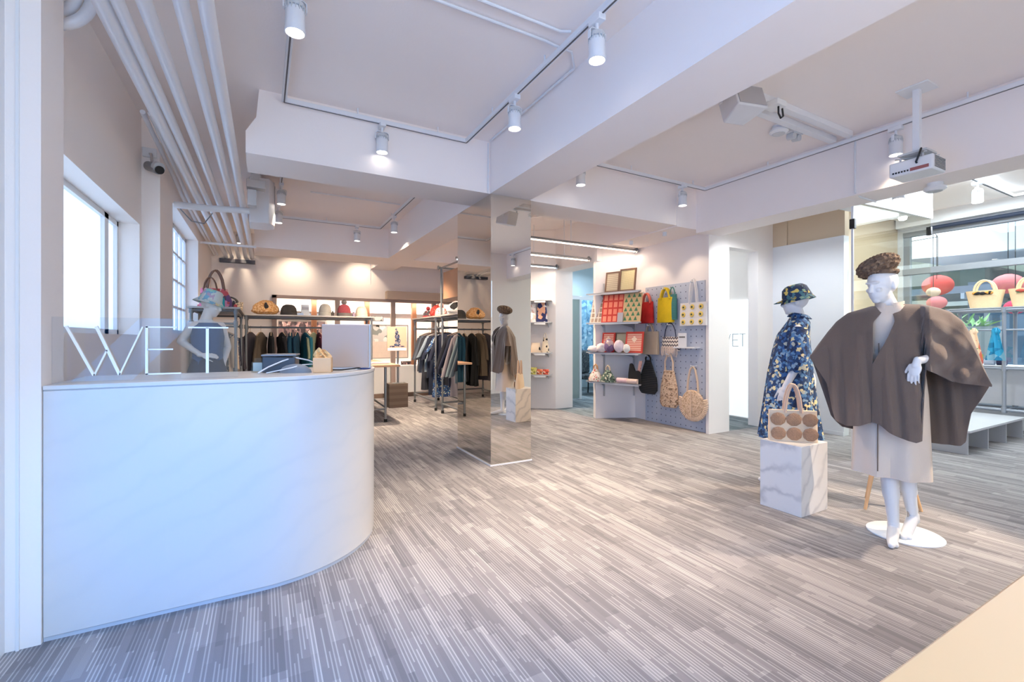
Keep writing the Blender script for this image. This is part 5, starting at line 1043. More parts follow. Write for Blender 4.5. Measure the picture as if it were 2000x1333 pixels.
def mesh_bag(name, label, y, z0, prof, hh, m, mh, d_=0.08, hw=0.05, hr=0.012, z_h=None):
    t = thing(name, label, 'bag', (PX-0.012-d_/2-0.004, y, z0), R(-90), 'bags on the pegboard'); H_ = prof[-1][0]
    R_ = []
    n_ = 18
    for i in range(n_+1):
        z = H_*i/n_; R_.append(ring(0, 0, z, pl(z, prof), d_/2*min(1, 0.45+pl(z, prof)*3)*(1+0.10*math.sin(i*2.2)), 36, 2.2, 0.02, 18, i))
    MB().loft(R_).build('bag_body', m, t)
    for s_ in (-1, 1): MB().tube([(s_*hw, 0.0, H_-0.02), (s_*hw*1.05, 0.0, H_+hh*0.5), (s_*hw*0.5, 0.0, H_+hh*0.93), (0, 0.0, H_+hh)], hr, 8).build('handle', mh, t)
    return t
mesh_bag('black_net_bag', 'black knotted net bag, lower left of the pegboard', 5.00, 0.42, [(0, 0.13), (0.06, 0.185), (0.22, 0.17), (0.42, 0.085), (0.5, 0.05)], 0.07, stripes('black_net', (30, 30, 32), (64, 62, 62), 38, 'Z', 0.85, 0.72, bump=0.6), mat('black_cord', (36, 34, 34), 0.8), hw=0.045)
mesh_bag('cream_net_bag', 'cream knotted net bag with long handles, lower middle of the pegboard', 4.60, 0.27, [(0, 0.12), (0.05, 0.165), (0.28, 0.15), (0.46, 0.105), (0.52, 0.09)], 0.24, blotch('cream_net', [((226, 196, 164), 4), ((206, 170, 138), 2), ((150, 118, 92), 1.2)], 48, bump=0.7), mat('cream_cord', (228, 200, 172), 0.85), hw=0.07)
rb = thing('shell_bag', 'round ruffled shell bag in cream, lowest right on the pegboard', 'bag', (PX-0.06, 4.19, 0.13), R(-90), 'bags on the pegboard')
MB().lathe([(0, -0.035), (0.10, -0.032), (0.17, -0.02), (0.185, 0.0), (0.17, 0.02), (0, 0.028)], (0, 0, 0.24), 36, 'Y').build('bag_body', blotch('straw_weave', [((224, 196, 166), 4), ((206, 174, 142), 2), ((190, 158, 126), 1)], 60, bump=0.5), rb)
rf = MB()
for i in range(34):
    a = PI*(-0.60)+ (i/33)*PI*1.2-PI/2; c_ = Vector((0.205*math.cos(a), 0, 0.24+0.205*math.sin(a)))
    rf.ell(c_, (0.038, 0.020, 0.014), 8, 6, Matrix.Rotation(-a, 3, 'Y'))
rf.build('ruffle', mat('cream_raffia', (230, 202, 174), 0.9, bump=0.5), rb)
MB().box((0, -0.040, 0.24), (0.012, 0.012, 0.34)).build('seam', bpy.data.materials['cream_raffia'], rb)
for s_ in (-1, 1): MB().tube([(s_*0.09, 0.0, 0.38), (s_*0.075, 0.0, 0.55), (s_*0.04, 0.0, 0.70), (0, 0.0, 0.745)], 0.013, 8).build('handle', bpy.data.materials['cream_cord'], rb)
for y, z, lb in ((5.04, 1.93, 'peg holding the red tote'), (4.67, 1.955, 'peg holding the yellow tote'), (4.19, 2.0, 'peg holding the white crocheted bag'), (4.97, 1.44, 'peg holding the beige bag'), (4.58, 1.44, 'peg holding the zigzag bag'), (5.00, 0.985, 'peg holding the black net bag'), (4.60, 1.02, 'peg holding the cream net bag'), (4.18, 0.875, 'peg holding the round shell bag')):
    hook(y, z, lb)
sm = thing('peg_shelf', 'small white ledge pegged under the white crocheted bag', 'shelf', (PX, 4.31, 1.13))
MB().bx(-0.12, -0.001, -0.20, 0.16, -0.018, 0).build('shelf_board', WHITE, sm, bevel=0.002)
cs = thing('small_sign', 'small white sign with dark writing on the white ledge', 'sign', (PX-0.06, 4.36, 1.1302), R(-90))
MB().bx(-0.07, 0.07, -0.006, 0.006, 0, 0.19).build('card', WHITE, cs, bevel=0.002)
m_ = MB()
for i in range(6): m_.bx(-0.05+i*0.017, -0.05+i*0.017+0.011, -0.008, -0.006, 0.125, 0.145)
m_.build('print', BLACK, cs, smooth=False)
# ------------------------------------------------------------------ mannequins
def remesh(mb, name, m, parent, voxel=0.006, smooth=6, label=None):
    """one continuous surface out of overlapping tapered limbs"""
    me = bpy.data.meshes.new('tmp'); me.from_pydata(mb.v, [], mb.f)
    b = bmesh.new(); b.from_mesh(me); bmesh.ops.recalc_face_normals(b, faces=b.faces); b.to_mesh(me); b.free()
    o = bpy.data.objects.new('tmp', me); COL.objects.link(o)
    r = o.modifiers.new('r', 'REMESH'); r.mode = 'VOXEL'; r.voxel_size = voxel
    s_ = o.modifiers.new('s', 'SMOOTH'); s_.factor = 0.5; s_.iterations = smooth
    dg = bpy.context.evaluated_depsgraph_get(); n = bpy.data.meshes.new_from_object(o.evaluated_get(dg)); bpy.data.objects.remove(o)
    n.name = name; n.materials.clear(); n.materials.append(m); n.polygons.foreach_set('use_smooth', [True]*len(n.polygons))
    q = bpy.data.objects.new(name, n); COL.objects.link(q); q.parent = parent
    if label: q['label'] = label
    return q
def cap(mb, p, q, r0, r1, n=16):
    """tapered limb with round ends"""
    p, q = Vector(p), Vector(q); d = q-p; L = d.length; d.normalize(); a = d.orthogonal().normalized(); b = d.cross(a); R_ = []
    for i in range(5):
        t = PI/2*(i/4); R_.append((p-d*r0*math.cos(t), max(r0*math.sin(t), 1e-4)))
    for i in range(1, 5):
        t = PI/2*(i/4); R_.append((q+d*r1*math.sin(t), max(r1*math.cos(t), 1e-4)))
    R_.insert(5, (q, r1))
    return mb.loft([[c+a*r*math.cos(2*PI*k/n)+b*r*math.sin(2*PI*k/n) for k in range(n)] for c, r in R_])
def hand(mb, wrist, d, palmn, s=1.0, curl=0.5, thumb=1):
    """palm, five separate fingers; d = pointing direction, palmn = palm normal"""
    w_ = Vector(wrist); d = Vector(d).normalized(); pn = Vector(palmn); pn = (pn-d*pn.dot(d)).normalized(); sd = d.cross(pn)
    M_ = Matrix((sd, d, pn)).transposed()
    mb.ell(w_+d*0.045*s, (0.036*s, 0.050*s, 0.014*s), 16, 10, M_); cap(mb, w_-d*0.02*s, w_+d*0.02*s, 0.022*s, 0.024*s)
    for k, (off, L, r) in enumerate(((-0.027, 0.066, 0.0078), (-0.009, 0.078, 0.0082), (0.010, 0.073, 0.0080), (0.027, 0.058, 0.0070))):
        p = w_+d*0.080*s+sd*off*s; an = 0.15+curl*(0.25+0.08*k); dir_ = (d+sd*off*1.3).normalized(); ph = [0.45, 0.32, 0.23]; rr = r*s
        for f in ph:
            dir_ = (dir_*math.cos(an)+pn*math.sin(an)).normalized(); q = p+dir_*L*f*s; cap(mb, p, q, rr, rr*0.9, 10); p = q; rr *= 0.9; an = curl*0.55
    p = w_+d*0.022*s+sd*0.030*thumb*s*-1; dir_ = (d*0.95-sd*0.42*thumb+pn*0.30).normalized()
    for L, r in ((0.036, 0.011), (0.030, 0.0095), (0.024, 0.0085)):
        q = p+dir_*L*s; cap(mb, p, q, r*s, r*0.9*s, 10); p = q; dir_ = (dir_+d*0.25+pn*0.12).normalized()
def head(mb, c, yaw, tilt=0.0, s=1.0):
    """smooth abstract head looking along local -y turned by yaw"""
    Rz = Matrix.Rotation(yaw, 3, 'Z') @ Matrix.Rotation(tilt, 3, 'X'); c = Vector(c)
    def P(x, y, z): return c+Rz @ Vector((x*s, y*s, z*s))
    mb.ell(P(0, 0.012, 0.025), (0.072*s, 0.092*s, 0.088*s), 20, 14, Rz)
    mb.ell(P(0, -0.018, -0.035), (0.055*s, 0.068*s, 0.078*s), 20, 14, Rz)
    mb.ell(P(0, -0.050, -0.088), (0.026*s, 0.022*s, 0.022*s), 12, 8, Rz)      # chin
    mb.ell(P(0, -0.060, -0.062), (0.022*s, 0.020*s, 0.009*s), 12, 8, Rz)      # lips
    cap(mb, P(0, -0.078, 0.012), P(0, -0.092, -0.030), 0.008*s, 0.012*s, 10)  # nose
    mb.ell(P(0, -0.074, 0.022), (0.045*s, 0.016*s, 0.010*s), 14, 8, Rz)       # brow
    for k in (-1, 1):
        mb.ell(P(k*0.030, -0.062, -0.025), (0.020*s, 0.018*s, 0.016*s), 10, 8, Rz)
        mb.ell(P(k*0.070, 0.012, -0.008), (0.008*s, 0.017*s, 0.028*s), 10, 8, Rz)
def foot(mb, ankle, toe, r=0.034, heel=0.0):
    a, t = Vector(ankle), Vector(toe); d = (t-a); d.z = 0; d.normalize()
    cap(mb, a, Vector((a.x-d.x*0.02, a.y-d.y*0.02, 0.032+heel)), r*0.95, r*0.85)
    m = Vector((lerp(a.x, t.x, 0.62), lerp(a.y, t.y, 0.62), 0.028+heel*0.12))
    cap(mb, Vector((a.x, a.y, 0.055+heel)), m, r*0.95, r*0.84); cap(mb, m, t+Vector((0, 0, 0.018)), r*0.84, r*0.52)
    cap(mb, m+Vector((0, 0, 0.0)), t-d*0.03+Vector((-d.y*0.018, d.x*0.018, 0.016)), r*0.7, r*0.5)
# ---- mannequin in the brown poncho
t1 = thing('mannequin', 'white mannequin in the foreground wearing a brown poncho and knitted beret', 'mannequin', (3.50, 1.33, 0), R(-68.7))
b = MB()
head(b, (-0.088, -0.01, 1.585), R(-38), R(6))
cap(b, (-0.082, 0.012, 1.53), (-0.045, 0.03, 1.41), 0.047, 0.058)
b.ell((-0.035, 0.02, 1.38), (0.17, 0.075, 0.06), 20, 12)
b.ell((-0.035, 0.015, 1.25), (0.145, 0.095, 0.17), 20, 12); b.ell((-0.035, 0.015, 1.06), (0.115, 0.085, 0.14), 20, 12); b.ell((-0.03, 0.015, 0.90), (0.150, 0.105, 0.14), 20, 12)
cap(b, (-0.17, 0.02, 1.37), (-0.25, 0.03, 1.12), 0.044, 0.034); cap(b, (-0.25, 0.03, 1.12), (-0.215, 0.02, 0.90), 0.033, 0.023); hand(b, (-0.215, 0.02, 0.89), (0.05, -0.05, -1), (1, 0, 0), 0.9)
cap(b, (0.12, 0.03, 1.37), (0.27, 0.06, 1.16), 0.046, 0.036); cap(b, (0.27, 0.06, 1.16), (0.078, -0.215, 1.120), 0.036, 0.022); hand(b, (0.073, -0.222, 1.108), (-0.20, -0.10, -1), (0.45, 1, 0.1), 0.88, 0.5, 1)
cap(b, (-0.10, 0.0, 0.86), (-0.055, -0.03, 0.48), 0.078, 0.050); cap(b, (-0.055, -0.03, 0.48), (-0.030, -0.03, 0.09), 0.050, 0.029); cap(b, (-0.05, -0.01, 0.38), (-0.042, -0.015, 0.26), 0.047, 0.044)
foot(b, (-0.030, -0.03, 0.09), (-0.040, -0.225, 0.0))
cap(b, (0.04, 0.02, 0.86), (0.02, 0.02, 0.48), 0.078, 0.050); cap(b, (0.02, 0.02, 0.48), (0.060, 0.10, 0.15), 0.050, 0.030); cap(b, (0.034, 0.05, 0.38), (0.046, 0.07, 0.28), 0.046, 0.042)
foot(b, (0.065, 0.11, 0.125), (0.015, -0.04, 0.0), 0.034, 0.06)
remesh(b, 'body', MANN, t1, 0.004, 4)
bp_ = thing('floor_plate', 'round white steel plate on the floor under the poncho mannequin', 'base plate', (3.59, 1.34, 0))
MB().lathe([(0, 0), (0.195, 0), (0.195, 0.006), (0.188, 0.010), (0, 0.010)], n=48).build('plate', WHITE, bp_)
MB().cyl((0.0, -0.02, 0.01), (0.0, -0.02, 0.16), 0.006).lathe([(0.012, 0.01), (0.012, 0.02), (0.006, 0.03)], (0, -0.02, 0)).build('support_rod', CHROME, bp_)
LINEN = mat('beige_linen', (214, 198, 182), 0.9, bump=0.2, bscale=240, var=0.05)
sd_ = MB(); R_ = []
prof = [(1.455, 0.068, 0.062, -0.042), (1.43, 0.09, 0.075, -0.04), (1.40, 0.155, 0.092, -0.035), (1.36, 0.180, 0.105, -0.035), (1.22, 0.170, 0.118, -0.035), (1.05, 0.155, 0.115, -0.035), (0.90, 0.175, 0.125, -0.04), (0.70, 0.188, 0.135, -0.045), (0.55, 0.194, 0.140, -0.045), (0.39, 0.200, 0.145, -0.045)]
for i in range(41):
    z = lerp(1.455, 0.39, i/40); q = [pl(-z, [(-a[0], a[k]) for a in prof]) for k in (1, 2, 3)]; w_ = max(0, (0.95-z))*0.10
    R_.append([(x+0, y+w_*0.35*math.sin(x*42)*math.copysign(1, y), zz-0.02*max(0, 0.6-z)*math.sin(x*9)) for x, y, zz in ring(q[2], 0.01, z, q[0], q[1], 48, 2.4)])
sd_.loft(R_, caps=False); sd_.build('shirt_dress', LINEN, t1)
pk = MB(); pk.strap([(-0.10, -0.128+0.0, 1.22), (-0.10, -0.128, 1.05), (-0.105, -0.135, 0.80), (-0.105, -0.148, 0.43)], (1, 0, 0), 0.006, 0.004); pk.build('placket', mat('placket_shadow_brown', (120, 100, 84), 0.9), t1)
cl = MB()
for s_ in (-1, 1):
    cl.grid(lambda u, v, s_=s_: (-0.050+s_*(0.020+0.052*math.sin(PI*0.5*u)) , 0.015-0.075*math.cos(PI*0.62*u)+0.008*v, 1.428+0.040*v+0.018*u), 10, 3, 0.004)
cl.build('collar', LINEN, t1)
WOOL = mat('brown_wool', (104, 88, 78), 0.95, bump=0.25, bscale=260, var=0.10, scale=5, sheen=0.3)
zs = [(-.470, 1.13), (-.43, 1.20), (-.373, 1.29), (-.324, 1.36), (-.263, 1.415), (-.14, 1.455), (-.06, 1.452), (.02, 1.462), (.106, 1.455), (.18, 1.43), (.229, 1.405), (.28, 1.35), (.31, 1.28), (.335, 1.20), (.36, 1.10), (.395, .985)]
zf = [(-.470, 1.115), (-.415, 1.02), (-.373, .945), (-.345, .78), (-.324, .712), (-.263, .685), (-.20, .70), (-.14, .735), (-.10, .728), (-.05, .69), (0, .662), (.07, .648), (.095, .66), (.112, 1.07), (.15, 1.05), (.229, 1.0), (.31, .985), (.395, .975)]
zb = [(-.470, 1.10), (-.41, .90), (-.36, .72), (-.30, .64), (-.1, .60), (.1, .590), (.20, .592), (.28, .600), (.305, .625), (.312, .70), (.325, .80), (.395, .968)]
def depth(x): return 0.045+0.105*math.exp(-((x+0.03)/0.20)**4)+0.02*math.exp(-((x-0.2)/0.12)**2)
def poncho(side):
    xi_f = (lambda z: -0.128) if side < 0 else (lambda z: pl(z, [(0.7, -0.131), (1.08, -0.130), (1.12, -0.112), (1.36, -0.025), (1.5, 0.02)]))
    xo = -0.470 if side < 0 else 0.395
    def f(u, v):
        front = v < 0.5; w_ = abs(v-0.5)*2
        xi = -0.060 if not front else None
        if front:
            z0 = lerp(1.47, 0.70, w_); xi = lerp(-0.06, xi_f(z0), min(1, w_*7))
        uu = u**0.85 if side > 0 else u
        x = lerp(xi, xo, uu); s_ = pl(x, zs); h_ = pl(x, zf if front else zb); z = lerp(s_, h_, w_)
        D = (depth(x)+0.045*w_*math.exp(-((x+0.03)/0.22)**4))*(min(1, w_*4.5)**0.5); fall = max(0, s_-z)
        fold = 0.020*fall*(1+math.sin(x*50+1.2+z*4))+0.026*fall*(1+math.sin(x*23-0.6+z*2))+0.005*math.sin(x*95+z*7)*min(1, fall*2)
        if front and x > 0.02: fold += 0.012*math.sin((x*1.2+z)*38)*math.exp(-((x-0.2)/0.13)**2)*min(1, fall*5)
        y = 0.012+(-D-fold*1.2 if front else D*0.95+fold)
        if front and x > 0.10: y -= 0.045*min(1, (x-0.10)/0.03)*math.exp(-((x-0.12)/0.10)**2)-0.02*math.sin((x*0.9-z)*34)*min(1, fall*6)
        if front and side > 0 and x < -0.09 and z < 1.15: y -= 0.006
        return (x, y, z)
    return f
po = MB(); po.grid(poncho(-1), 60, 90, 0.005); po.grid(poncho(1), 84, 90, 0.005)
po.build('poncho', WOOL, t1)
be = MB(); BR = Matrix.Rotation(R(-24), 3, 'Y') @ Matrix.Rotation(R(-8), 3, 'X')
def bf(u, v):
    a = 2*PI*u; t = -PI/2+PI*v; kn = 1+0.035*math.sin(a*22+4*math.sin(t*5))+0.03*math.sin(t*16+a*2)
    p = BR @ Vector((0.116*math.cos(t)**0.8*math.cos(a)*kn, 0.125*math.cos(t)**0.8*math.sin(a)*kn, 0.058*math.sin(t)*kn)) if 0 < v < 1 else BR @ Vector((0, 0, 0.058*math.sin(t)))
    return (p.x-0.108, p.y-0.0, p.z+1.712)
be.grid(bf, 88, 30); be.build('beret', blotch('brown_cable_knit', [((112, 90, 72), 4), ((92, 72, 58), 2), ((142, 118, 96), 1)], 60, bump=0.6), t1)
MB().lathe([(0.078, -0.012), (0.086, 0.0), (0.084, 0.014), (0.076, 0.016)], (0, 0, 0), 36).build('beret_band', bpy.data.materials['brown_cable_knit'], t1, loc=(-0.085, 0.0, 1.668))
# ---- marble plinth and tote
pn_ = MB().bx(3.285, 3.62, 1.805, 2.105, 0.0, 0.492)
tag(pn_.build('marble_plinth', PLINTH, bevel=0.002), 'white marble block plinth with grey veins under the tote bag', 'plinth')
tt = bag('tote_bag', 'cream tote bag with six brown tufted circles on the marble plinth', None, (3.44, 1.955, 0.4925), R(-47), mat('cream_canvas', (226, 202, 172), 0.9, bump=0.2, bscale=200), 0.315, 0.225, 0.11, 0.19, mat('rose_beige_strap', (206, 176, 152), 0.8), top=1.0, hw=0.17, p=5, hr=0.012)
TUFT = mat('tufted_brown', (182, 142, 112), 1.0, bump=1.0, bscale=220, var=0.25, scale=90)
for i in range(3):
    for j in range(2):
        x, z = -0.102+i*0.103, 0.058+j*0.103; yb = -0.0500 if j == 0 else -0.0385
        def tf(u, v, x=x, z=z, yb=yb): a = 2*PI*u; r_ = 0.049*v*(1+0.03*math.sin(a*9)); return (x+r_*math.cos(a), yb-0.007*math.sqrt(max(0, 1-v*v))+0.0006*math.sin(a*23)*v, z+r_*0.95*math.sin(a))
        MB().grid(tf, 30, 6, 0.004).build('tufted_circle', TUFT, tt)
# ---- mannequin in the floral dress, seen from the side
t2 = thing('mannequin', 'white mannequin in profile wearing a blue floral coat dress and matching cap', 'mannequin', (3.98, 2.26, 0), R(-60.4))
b = MB()
head(b, (0.015, 0, 1.56), R(-90), R(0))
cap(b, (0.03, 0, 1.50), (0.045, 0, 1.40), 0.045, 0.056)
b.ell((0.04, 0, 1.345), (0.058, 0.150, 0.05), 18, 12); b.ell((0.010, 0, 1.22), (0.085, 0.125, 0.15), 18, 12); b.ell((0.05, 0, 1.03), (0.085, 0.11, 0.14), 18, 12); b.ell((0.06, 0, 0.88), (0.11, 0.14, 0.14), 18, 12)
cap(b, (0.035, -0.155, 1.32), (0.045, -0.205, 1.06), 0.044, 0.036); cap(b, (0.045, -0.205, 1.06), (-0.045, -0.235, 0.86), 0.036, 0.024); hand(b, (-0.05, -0.237, 0.85), (-0.25, -0.05, -1), (0.35, 1, 0), 1.05, 0.7, 1)
cap(b, (0.035, 0.155, 1.32), (0.06, 0.20, 1.06), 0.044, 0.036); cap(b, (0.06, 0.20, 1.06), (0.0, 0.21, 0.84), 0.036, 0.024); hand(b, (0.0, 0.21, 0.83), (0, 0, -1), (-1, 0, 0))
cap(b, (0.06, -0.07, 0.82), (0.04, -0.06, 0.46), 0.075, 0.048); cap(b, (0.04, -0.06, 0.46), (-0.07, -0.05, 0.09), 0.048, 0.028); foot(b, (-0.07, -0.05, 0.09), (-0.24, -0.05, 0))
cap(b, (0.06, 0.07, 0.82), (0.10, 0.06, 0.46), 0.075, 0.048); cap(b, (0.10, 0.06, 0.46), (0.16, 0.06, 0.09), 0.048, 0.028); foot(b, (0.16, 0.06, 0.09), (0.0, 0.06, 0))
remesh(b, 'body', MANN, t2, 0.0045, 4)
FL2 = blotch('blue_floral_cloth', [((30, 58, 98), 5), ((46, 88, 140), 4), ((24, 42, 74), 3), ((92, 136, 176), 2), ((226, 212, 160), 1.5), ((186, 188, 172), 1.1), ((140, 166, 186), 1)], 44, warp=0.03)
FC = blotch('yellow_green_floral', [((36, 58, 88), 5), ((74, 120, 130), 3), ((28, 42, 66), 2), ((222, 198, 104), 1.8), ((140, 170, 140), 1)], 38, warp=0.03)
R_ = []
pf_ = [(1.43, -0.02, 0.105), (1.38, -0.050, 0.130), (1.28, -0.118, 0.125), (1.15, -0.150, 0.135), (0.95, -0.185, 0.150), (0.70, -0.215, 0.175), (0.41, -0.255, 0.215)]
for i in range(45):
    z = lerp(1.43, 0.41, i/44); xa = pl(-z, [(-a[0], a[1]) for a in pf_]); xb = pl(-z, [(-a[0], a[2]) for a in pf_]); d_ = pl(-z, [(-1.43, 0.085), (-1.38, 0.165), (-1.34, 0.185), (-1.2, 0.175), (-0.41, 0.27)]); w_ = max(0, 1.3-z)
    R_.append([(x+0.018*w_*math.sin(y*60), y+0.02*w_*math.sin(x*45+z*2), zz+0.012*w_*math.sin(x*11)) for x, y, zz in ring((xa+xb)/2, 0, z, (xb-xa)/2, d_, 56, 2.3)])
MB().loft(R_, caps=False).build('coat_dress', FL2, t2)
for s_, lb in ((-1, None), (1, None)):
    R2 = []
    for i in range(12):
        u = i/11; c_ = Vector((0.045-0.012*u, s_*(0.165+0.055*u), 1.345-0.365*u)); rr = pl(u, [(0, 0.055), (0.25, 0.076), (0.8, 0.084), (1, 0.068)])
        R2.append([c_+Vector((rr*1.0*math.cos(2*PI*k/24)*(1+0.05*math.sin(3*k)), rr*0.8*math.sin(2*PI*k/24), 0.010*math.sin(k*1.7)*u)) for k in range(24)])
    MB().loft(R2, caps=False).build('sleeve', FL2, t2)
cl = MB().grid(lambda u, v: (0.045+(0.062+0.032*v)*math.cos(2*PI*u*0.86+0.44+PI), (0.066+0.03*v)*math.sin(2*PI*u*0.86+0.44+PI), 1.455-0.032*v+0.012*math.cos(2*PI*u)), 34, 4, 0.004)
cl.build('collar', FL2, t2)
cp_ = MB(); TI = Matrix.Rotation(R(-14), 3, 'Y')
def cf(u, v):
    a = 2*PI*u; r_ = pl(v, [(0, 0.0), (0.25, 0.055), (0.5, 0.082), (0.85, 0.102), (1, 0.118)]); z = pl(v, [(0, 0.098), (0.25, 0.092), (0.5, 0.066), (0.85, -0.02), (1, -0.050)])
    p = TI @ Vector((r_*1.12*math.cos(a), r_*math.sin(a), z)); return (p.x+0.028, p.y, p.z+1.612)
cp_.grid(cf, 40, 14, 0.003); cp_.build('cap_crown', FC, t2)
br_ = MB().grid(lambda u, v: (0.028-(0.10+0.055*v*math.sin(PI*u)**0.6)*math.sin(PI*u)*1.08, (0.10+0.03*v)*math.cos(PI*u), 1.592-0.028*v*math.sin(PI*u)+0.0-0.018*math.sin(PI*u)), 24, 6, 0.004)
br_.build('cap_brim', FC, t2)
# ---- mannequin behind the counter
t3 = thing('mannequin', 'white mannequin behind the counter screen in a pale tie-dye bucket hat, hand on hip', 'mannequin', (-0.44, 5.37, 0), R(4.7))
b = MB()
head(b, (0.005, 0, 1.575), R(62), R(14))
cap(b, (-0.02, 0, 1.52), (-0.05, 0.01, 1.40), 0.045, 0.056)
b.ell((-0.05, 0, 1.37), (0.15, 0.07, 0.055), 18, 12); b.ell((-0.03, 0, 1.24), (0.13, 0.095, 0.16), 18, 12); b.ell((-0.02, 0, 1.05), (0.105, 0.085, 0.14), 18, 12); b.ell((-0.02, 0, 0.88), (0.14, 0.11, 0.14), 18, 12)
cap(b, (-0.155, 0, 1.37), (-0.245, 0.03, 1.22), 0.045, 0.036); cap(b, (-0.245, 0.03, 1.22), (-0.085, -0.12, 1.09), 0.036, 0.024); hand(b, (-0.08, -0.125, 1.088), (1, -0.1, -0.05), (0, 0.6, -0.6), 0.95, 0.3, 1)
cap(b, (0.08, 0.04, 1.37), (0.14, 0.10, 1.16), 0.044, 0.035); cap(b, (0.14, 0.10, 1.16), (0.10, -0.02, 1.0), 0.035, 0.023); hand(b, (0.10, -0.02, 0.99), (0, -0.2, -1), (-1, 0, 0))
for s_ in (-1, 1):
    cap(b, (-0.02+s_*0.07, 0, 0.82), (-0.02+s_*0.06, -0.02, 0.46), 0.075, 0.048); cap(b, (-0.02+s_*0.06, -0.02, 0.46), (-0.02+s_*0.06, 0.02, 0.09), 0.048, 0.028); foot(b, (-0.02+s_*0.06, 0.02, 0.09), (-0.02+s_*0.09, -0.14, 0))
remesh(b, 'body', MANN, t3, 0.007)
DEN = mat('denim_top', (62, 94, 134), 0.85, bump=0.2, bscale=150, var=0.15)
R_ = [[(x, y+0.008*math.sin(x*70)*(1.4-z), zz) for x, y, zz in ring(-0.03, 0, z, rx, ry, 36, 2.4)] for z, rx, ry in ((1.40, 0.085, 0.085), (1.36, 0.125, 0.10), (1.26, 0.142, 0.115), (1.10, 0.125, 0.105), (1.02, 0.13, 0.11), (0.96, 0.15, 0.12))]
MB().loft(R_, caps=False).build('sleeveless_top', DEN, t3)
R_ = [[(x, y+0.03*math.sin(x*50)*(1.1-z), zz) for x, y, zz in ring(-0.03, 0, z, rx, ry, 44, 2.3)] for z, rx, ry in ((1.06, 0.125, 0.105), (0.95, 0.16, 0.13), (0.7, 0.20, 0.16), (0.5, 0.23, 0.18))]
MB().loft(R_, caps=False).build('skirt', mat('slate_skirt', (58, 70, 92), 0.85, var=0.15), t3)
TD = blotch('tie_dye', [((206, 216, 214), 4), ((150, 206, 200), 2), ((190, 170, 196), 1.5), ((130, 180, 206), 2), ((214, 206, 160), 1)], 22, warp=0.15)
bh = MB(); TI3 = Matrix.Rotation(R(4.7), 3, 'Z') @ Matrix.Rotation(R(18), 3, 'Y')
def hf(u, v):
    a = 2*PI*u; r_ = pl(v, [(0, 0.0), (0.2, 0.066), (0.3, 0.080), (0.6, 0.094), (0.75, 0.100), (1, 0.142)]); z = pl(v, [(0, 0.088), (0.2, 0.086), (0.3, 0.074), (0.6, 0.01), (0.75, -0.015), (1, -0.060)])
    p = TI3 @ Vector((r_*math.cos(a), r_*math.sin(a), z)); return (p.x+0.0, p.y+0.01, p.z+1.640)
bh.grid(hf, 36, 16, 0.003); bh.build('bucket_hat', TD, t3)
# ---- stool behind the poncho mannequin
st_ = thing('wooden_stool', 'stool with splayed pale wooden legs behind the poncho mannequin', 'stool', (4.05, 1.62, 0))
MB().lathe([(0, 0.43), (0.15, 0.43), (0.16, 0.445), (0.15, 0.465), (0, 0.468)], n=28).build('seat', WHITE, st_)
for a in (165, 59, -55): MB().cyl((0.20*math.cos(R(a)), 0.20*math.sin(R(a)), 0), (0.09*math.cos(R(a)), 0.09*math.sin(R(a)), 0.435), 0.010, 0.017).build('leg', WOODP, st_)
# ---- corner of the peach table near the camera
tbp = thing('peach_table', 'peach coloured table top at the lower right corner of the picture', 'table', (0.60, -0.75, 0))
MB().bx(0, 1.9, 0, 1.075, 0.722, 0.75).build('table_top', PEACH, tbp, bevel=0.004)
for px, py in ((0.08, 0.08), (1.82, 0.08), (0.08, 0.99), (1.82, 0.99)): MB().bx(px-0.025, px+0.025, py-0.025, py+0.025, 0, 0.722).build('leg', WOODP, tbp)
# ------------------------------------------------------------------ street side of the shop
pr8 = thing('pipe_shelf_rack', 'light grey pipe shelf rack in front of the street window, straw bags on top', 'rack', (8.42, -0.4, 0))
PG = mat('light_grey_pipe', (150, 156, 166), 0.35, metal=0.4, var=0.05)
for x in (0, 0.42):
    for y in (0.0, 1.25, 2.50, 3.05): MB().cyl((x, y, 0.33 if y < 3 else 0.0), (x, y, 1.64), 0.020).build('post', PG, pr8)
for z, nm in ((1.62, 'top_rail'), (1.36, 'middle_rail'), (0.86, 'shelf_rail'), (0.32, 'lower_rail')):
    r_ = 0.020 if z != 1.36 else 0.010
    MB().cyl((0, 0, z), (0, 3.05, z), r_).cyl((0.42, 0, z), (0.42, 3.05, z), r_).build(nm, PG, pr8)
jj = MB()
for y in (0.0, 1.25, 2.50, 3.05):
    for z in (0.32, 0.86, 1.62):
        jj.cyl((-0.02, y, z), (0.44, y, z), 0.014)
        for x in (0, 0.42): jj.lathe([(0.02, -0.035), (0.029, -0.035), (0.029, 0.035), (0.02, 0.035)], (x, y, z), 14)
jj.build('pipe_joint', PG, pr8)
MB().bx(-0.02, 0.44, 0, 3.05, 1.642, 1.655).build('top_board', mat('grey_glassy_board', (176, 182, 188), 0.3), pr8)
MB().bx(-0.02, 0.44, 0, 3.05, 0.882, 0.895).build('shelf_board', WHITE, pr8)
MB().bx(0.30, 0.31, 0.02, 3.03, 0.36, 0.84).build('back_panel', mat('pale_back_panel', (216, 220, 226), 0.4), pr8)
STRAW = mat('pale_straw', (232, 202, 160), 0.85, bump=0.5, bscale=110, var=0.08, scale=30)
